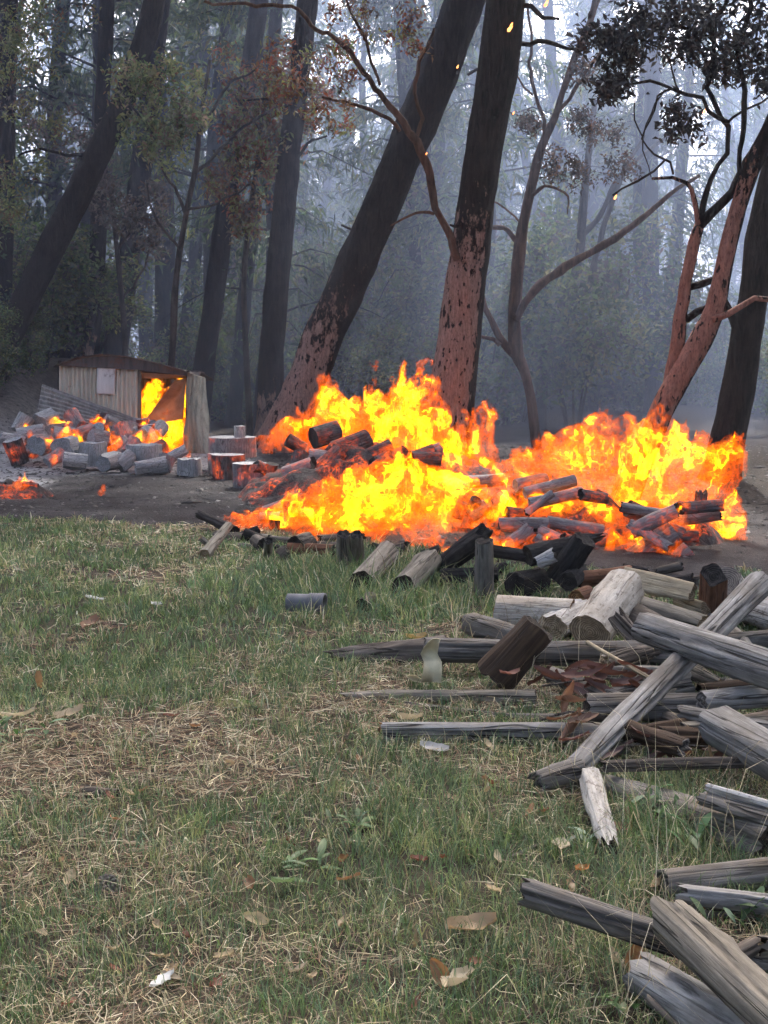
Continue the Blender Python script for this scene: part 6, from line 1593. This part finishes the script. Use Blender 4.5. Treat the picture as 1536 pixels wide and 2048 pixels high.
# bunch of dead red-brown leaves under the slanting pole, on its own stalks
def dead_branch(label, px, py, z, n, L, spread, seed, col):
    c = Gd(px, py, z); rs_ = np.random.default_rng(seed)
    root = empty('dead_leafy_branch', c, label, 'dead branch')
    for k in range(n):
        V, F = leaf_mesh(L * rs_.uniform(0.7, 1.2), L * 0.26, 0.3, seed + k)
        o = add('leaf', mesh_np('leaf', V, F, True, [M['blade']], {'col': np.tile(np.array(col) * rs_.uniform(0.5, 1.6), (len(V), 1))}), root)
        o.location = (rs_.normal() * spread, rs_.normal() * spread * 0.5, rs_.uniform(-0.02, 0.09))
        o.rotation_euler = (rs_.normal() * 0.8, rs_.normal() * 0.5, rs_.normal() * 0.6)
    V, F, _ = tube([(-spread * 2, 0, 0, 0.005), (0, 0.02, 0.03, 0.005), (spread * 2, 0.0, 0.02, 0.003)], 6, 0.1, seed, 0.05)
    add('stalk', mesh_np('stalk', V, F, True, [M['bark_wood']]), root)
dead_branch('bunch of dead red brown leaves lying under the slanting pole', 1205, 1372, 0.10, 22, 0.17, 0.14, 301, (0.12, 0.045, 0.028))
dead_branch('dead brown leafy twig leaning over the slim grey post', 1140, 1440, 0.10, 7, 0.16, 0.06, 331, (0.26, 0.13, 0.07))
dead_branch('dark red dead leaves in the hollow below the long dark log', 1300, 1505, 0.05, 14, 0.12, 0.14, 351, (0.09, 0.035, 0.025))

# ------------------------------------------------------------------ curled strip of pale bark standing in the grass
b0 = Gd(850, 1366, 0.07)
ys = b0.y
prof = [(822, 1352, 22), (838, 1362, 26), (862, 1366, 40), (865, 1345, 38), (866, 1325, 36), (858, 1308, 34), (862, 1296, 30), (868, 1284, 22), (872, 1279, 18)]
V = []
for k, (x, y, w) in enumerate(prof):
    dy = 0.05 * math.sin(k * 1.5)
    for j in np.linspace(-1, 1, 7):
        q = P(x + j * w / 2, y - 2.0 * (1 - j * j) * (-1 if k % 2 else 1), ys + dy + 0.03 * (1 - j * j) - 0.02)
        V.append(q)
V = np.array([tuple(q) for q in V]); nk = len(prof)
F = np.array([(i * 7 + j, i * 7 + j + 1, i * 7 + j + 8, i * 7 + j + 7) for i in range(nk - 1) for j in range(6)])
V2 = V + np.array([0, 0.006, 0]); nV = len(V)
rim = [(j + 1, j, j + nV, j + 1 + nV) for j in range(6)] + [((nk - 1) * 7 + j, (nk - 1) * 7 + j + 1, (nk - 1) * 7 + j + 1 + nV, (nk - 1) * 7 + j + nV) for j in range(6)]
rim += [(i * 7, i * 7 + 7, i * 7 + 7 + nV, i * 7 + nV) for i in range(nk - 1)] + [(i * 7 + 13, i * 7 + 6, i * 7 + 6 + nV, i * 7 + 13 + nV) for i in range(nk - 1)]
simple('pale_bark', (0.62, 0.56, 0.38), 0.8, 0.22, 9, 0.3)
pb = add('curled_bark', mesh_np('curled_bark', np.concatenate([V, V2]) - np.array(b0), np.concatenate([F[:, ::-1], F + nV, np.array(rim)]), True, [M['pale_bark']]))
pb.location = b0
tag(pb, 'curled strip of pale cream bark standing against the brown log', 'bark')

# ------------------------------------------------------------------ ribbed plastic pipe end lying in the grass
pa, r0 = endpoint(576, 1206, 40); pb_, r1 = endpoint(650, 1208, 44)
L = (pb_ - pa).length; r = (r0 + r1) / 2
n = 44; segs = 28
s = np.linspace(0, 1, n); a = np.linspace(0, 2 * np.pi, segs, endpoint=False)
R = r * (0.93 + np.where(s > 0.58, 0.09 * (np.sin(s * 95) > 0.2), 0.0) + 0.05 * (s > 0.58))
Vo = np.stack([np.outer(R, np.cos(a)), np.outer(R, np.sin(a)), np.outer(s * L, np.ones(segs))], -1).reshape(-1, 3)
Vi = np.stack([np.outer(R * 0 + r * 0.84, np.cos(a)), np.outer(R * 0 + r * 0.84, np.sin(a)), np.outer(s * L, np.ones(segs))], -1).reshape(-1, 3)
i = np.arange(n - 1)[:, None] * segs; j = np.arange(segs)[None]; j2 = (j + 1) % segs
Fo = np.stack([i + j, i + j2, i + segs + j2, i + segs + j], -1).reshape(-1, 4)
Fi = Fo[:, ::-1] + n * segs
js = np.arange(segs); js2 = (js + 1) % segs; e0 = (n - 1) * segs
Fr = np.concatenate([np.stack([e0 + js, e0 + js2, e0 + js2 + n * segs, e0 + js + n * segs], 1), np.stack([js2, js, js + n * segs, js2 + n * segs], 1)])
simple('grey_plastic', (0.13, 0.135, 0.15), 0.6, 0.2, 8, 0.1)
pp = add('ribbed_pipe', mesh_np('ribbed_pipe', np.concatenate([Vo, Vi]), np.concatenate([Fo, Fi, Fr]), False, [M['grey_plastic']]))
pp.location = pa; pp.rotation_mode = 'QUATERNION'; pp.rotation_quaternion = frame_quat(pb_ - pa)
tag(pp, 'short grey ribbed plastic pipe lying in the tall grass', 'pipe')

# ------------------------------------------------------------------ pine cone on the needles
c = G(212, 1772, 0.012)
Vs, Fs, off = [], [], 0
for k in range(60):
    q = k / 60; th = k * 2.39996; rr = 0.034 * math.sin(math.pi * (0.12 + 0.83 * q)); zz = (q - 0.5) * 0.085
    d = np.array([math.cos(th), math.sin(th), 0.35]); s_ = np.array([-math.sin(th), math.cos(th), 0]); p = np.array([0, 0, zz]) + d * rr
    Vs.append(np.array([np.array([0, 0, zz]), p - s_ * 0.008, p + d * 0.006, p + s_ * 0.008, p + np.array([0, 0, 0.005])])); Fs += [(off, off + 1, off + 4), (off, off + 4, off + 3), (off + 1, off + 2, off + 4), (off + 2, off + 3, off + 4), (off, off + 3, off + 2, off + 1)]; off += 5
simple('cone', (0.17, 0.15, 0.135), 0.9, 0.5, 60, 0.2)
pc = add('pine_cone', mesh_np('pine_cone', np.concatenate(Vs), Fs, False, [M['cone']]))
pc.location = c; pc.rotation_euler = (1.4, 0.2, 0.5)
tag(pc, 'weathered pine cone lying in the grass near the bare soil', 'pine cone')

# ------------------------------------------------------------------ burning scraps caught on the trunks and boughs
t = NT('burning_scrap')
em = t.n('Emission', {'Color': t.ramp(t.noise(t.coords(), 40, 3), [(0.35, (1.0, 0.10, 0.01)), (0.65, (1.0, 0.45, 0.12))]), 'Strength': 1.6})
t.t.links.new(em.outputs[0], t.out.inputs['Surface']); t.m.cycles.emission_sampling = 'NONE'
for px, py, sz, Y, lab in [(1017, 54, 0.07, 19.62, 'burning scrap stuck to the upper part of the upright trunk'), (1090, 6, 0.06, 19.9, 'burning scrap at the end of a broken bough by the upright trunk'), (914, 133, 0.03, 22.6, 'small ember on the leaning trunk'),
                          (1026, 226, 0.025, 19.8, 'small ember on the edge of the upright trunk'), (1229, 394, 0.03, 15.0, 'glowing tip of a blackened twig hanging from the forked tree'), (1407, 222, 0.03, 15.1, 'small ember on a bough of the forked tree'), (852, 307, 0.02, 19.6, 'small ember on the bare branch of the upright trunk')]:
    rs_ = np.random.default_rng(int(px))
    V = []; F = []; nseg = 7
    for k in range(5):
        for j in range(nseg):
            a_ = j / nseg * 6.28; rr = sz * (0.5 - abs(k - 1.5) * 0.16) * rs_.uniform(0.5, 1.3)
            V.append((math.cos(a_) * rr + 0.2 * sz * k, math.sin(a_) * rr * 0.6, (k - 2) * sz * 0.45))
    for k in range(4):
        for j in range(nseg): F.append((k * nseg + j, k * nseg + (j + 1) % nseg, (k + 1) * nseg + (j + 1) % nseg, (k + 1) * nseg + j))
    F += [tuple(range(nseg))[::-1], tuple(range(4 * nseg, 5 * nseg))]
    o = add('burning_scrap', mesh_np('burning_scrap', V, F, True, [t.m])); o.location = P(px, py, Y)
    tag(o, lab, 'ember')
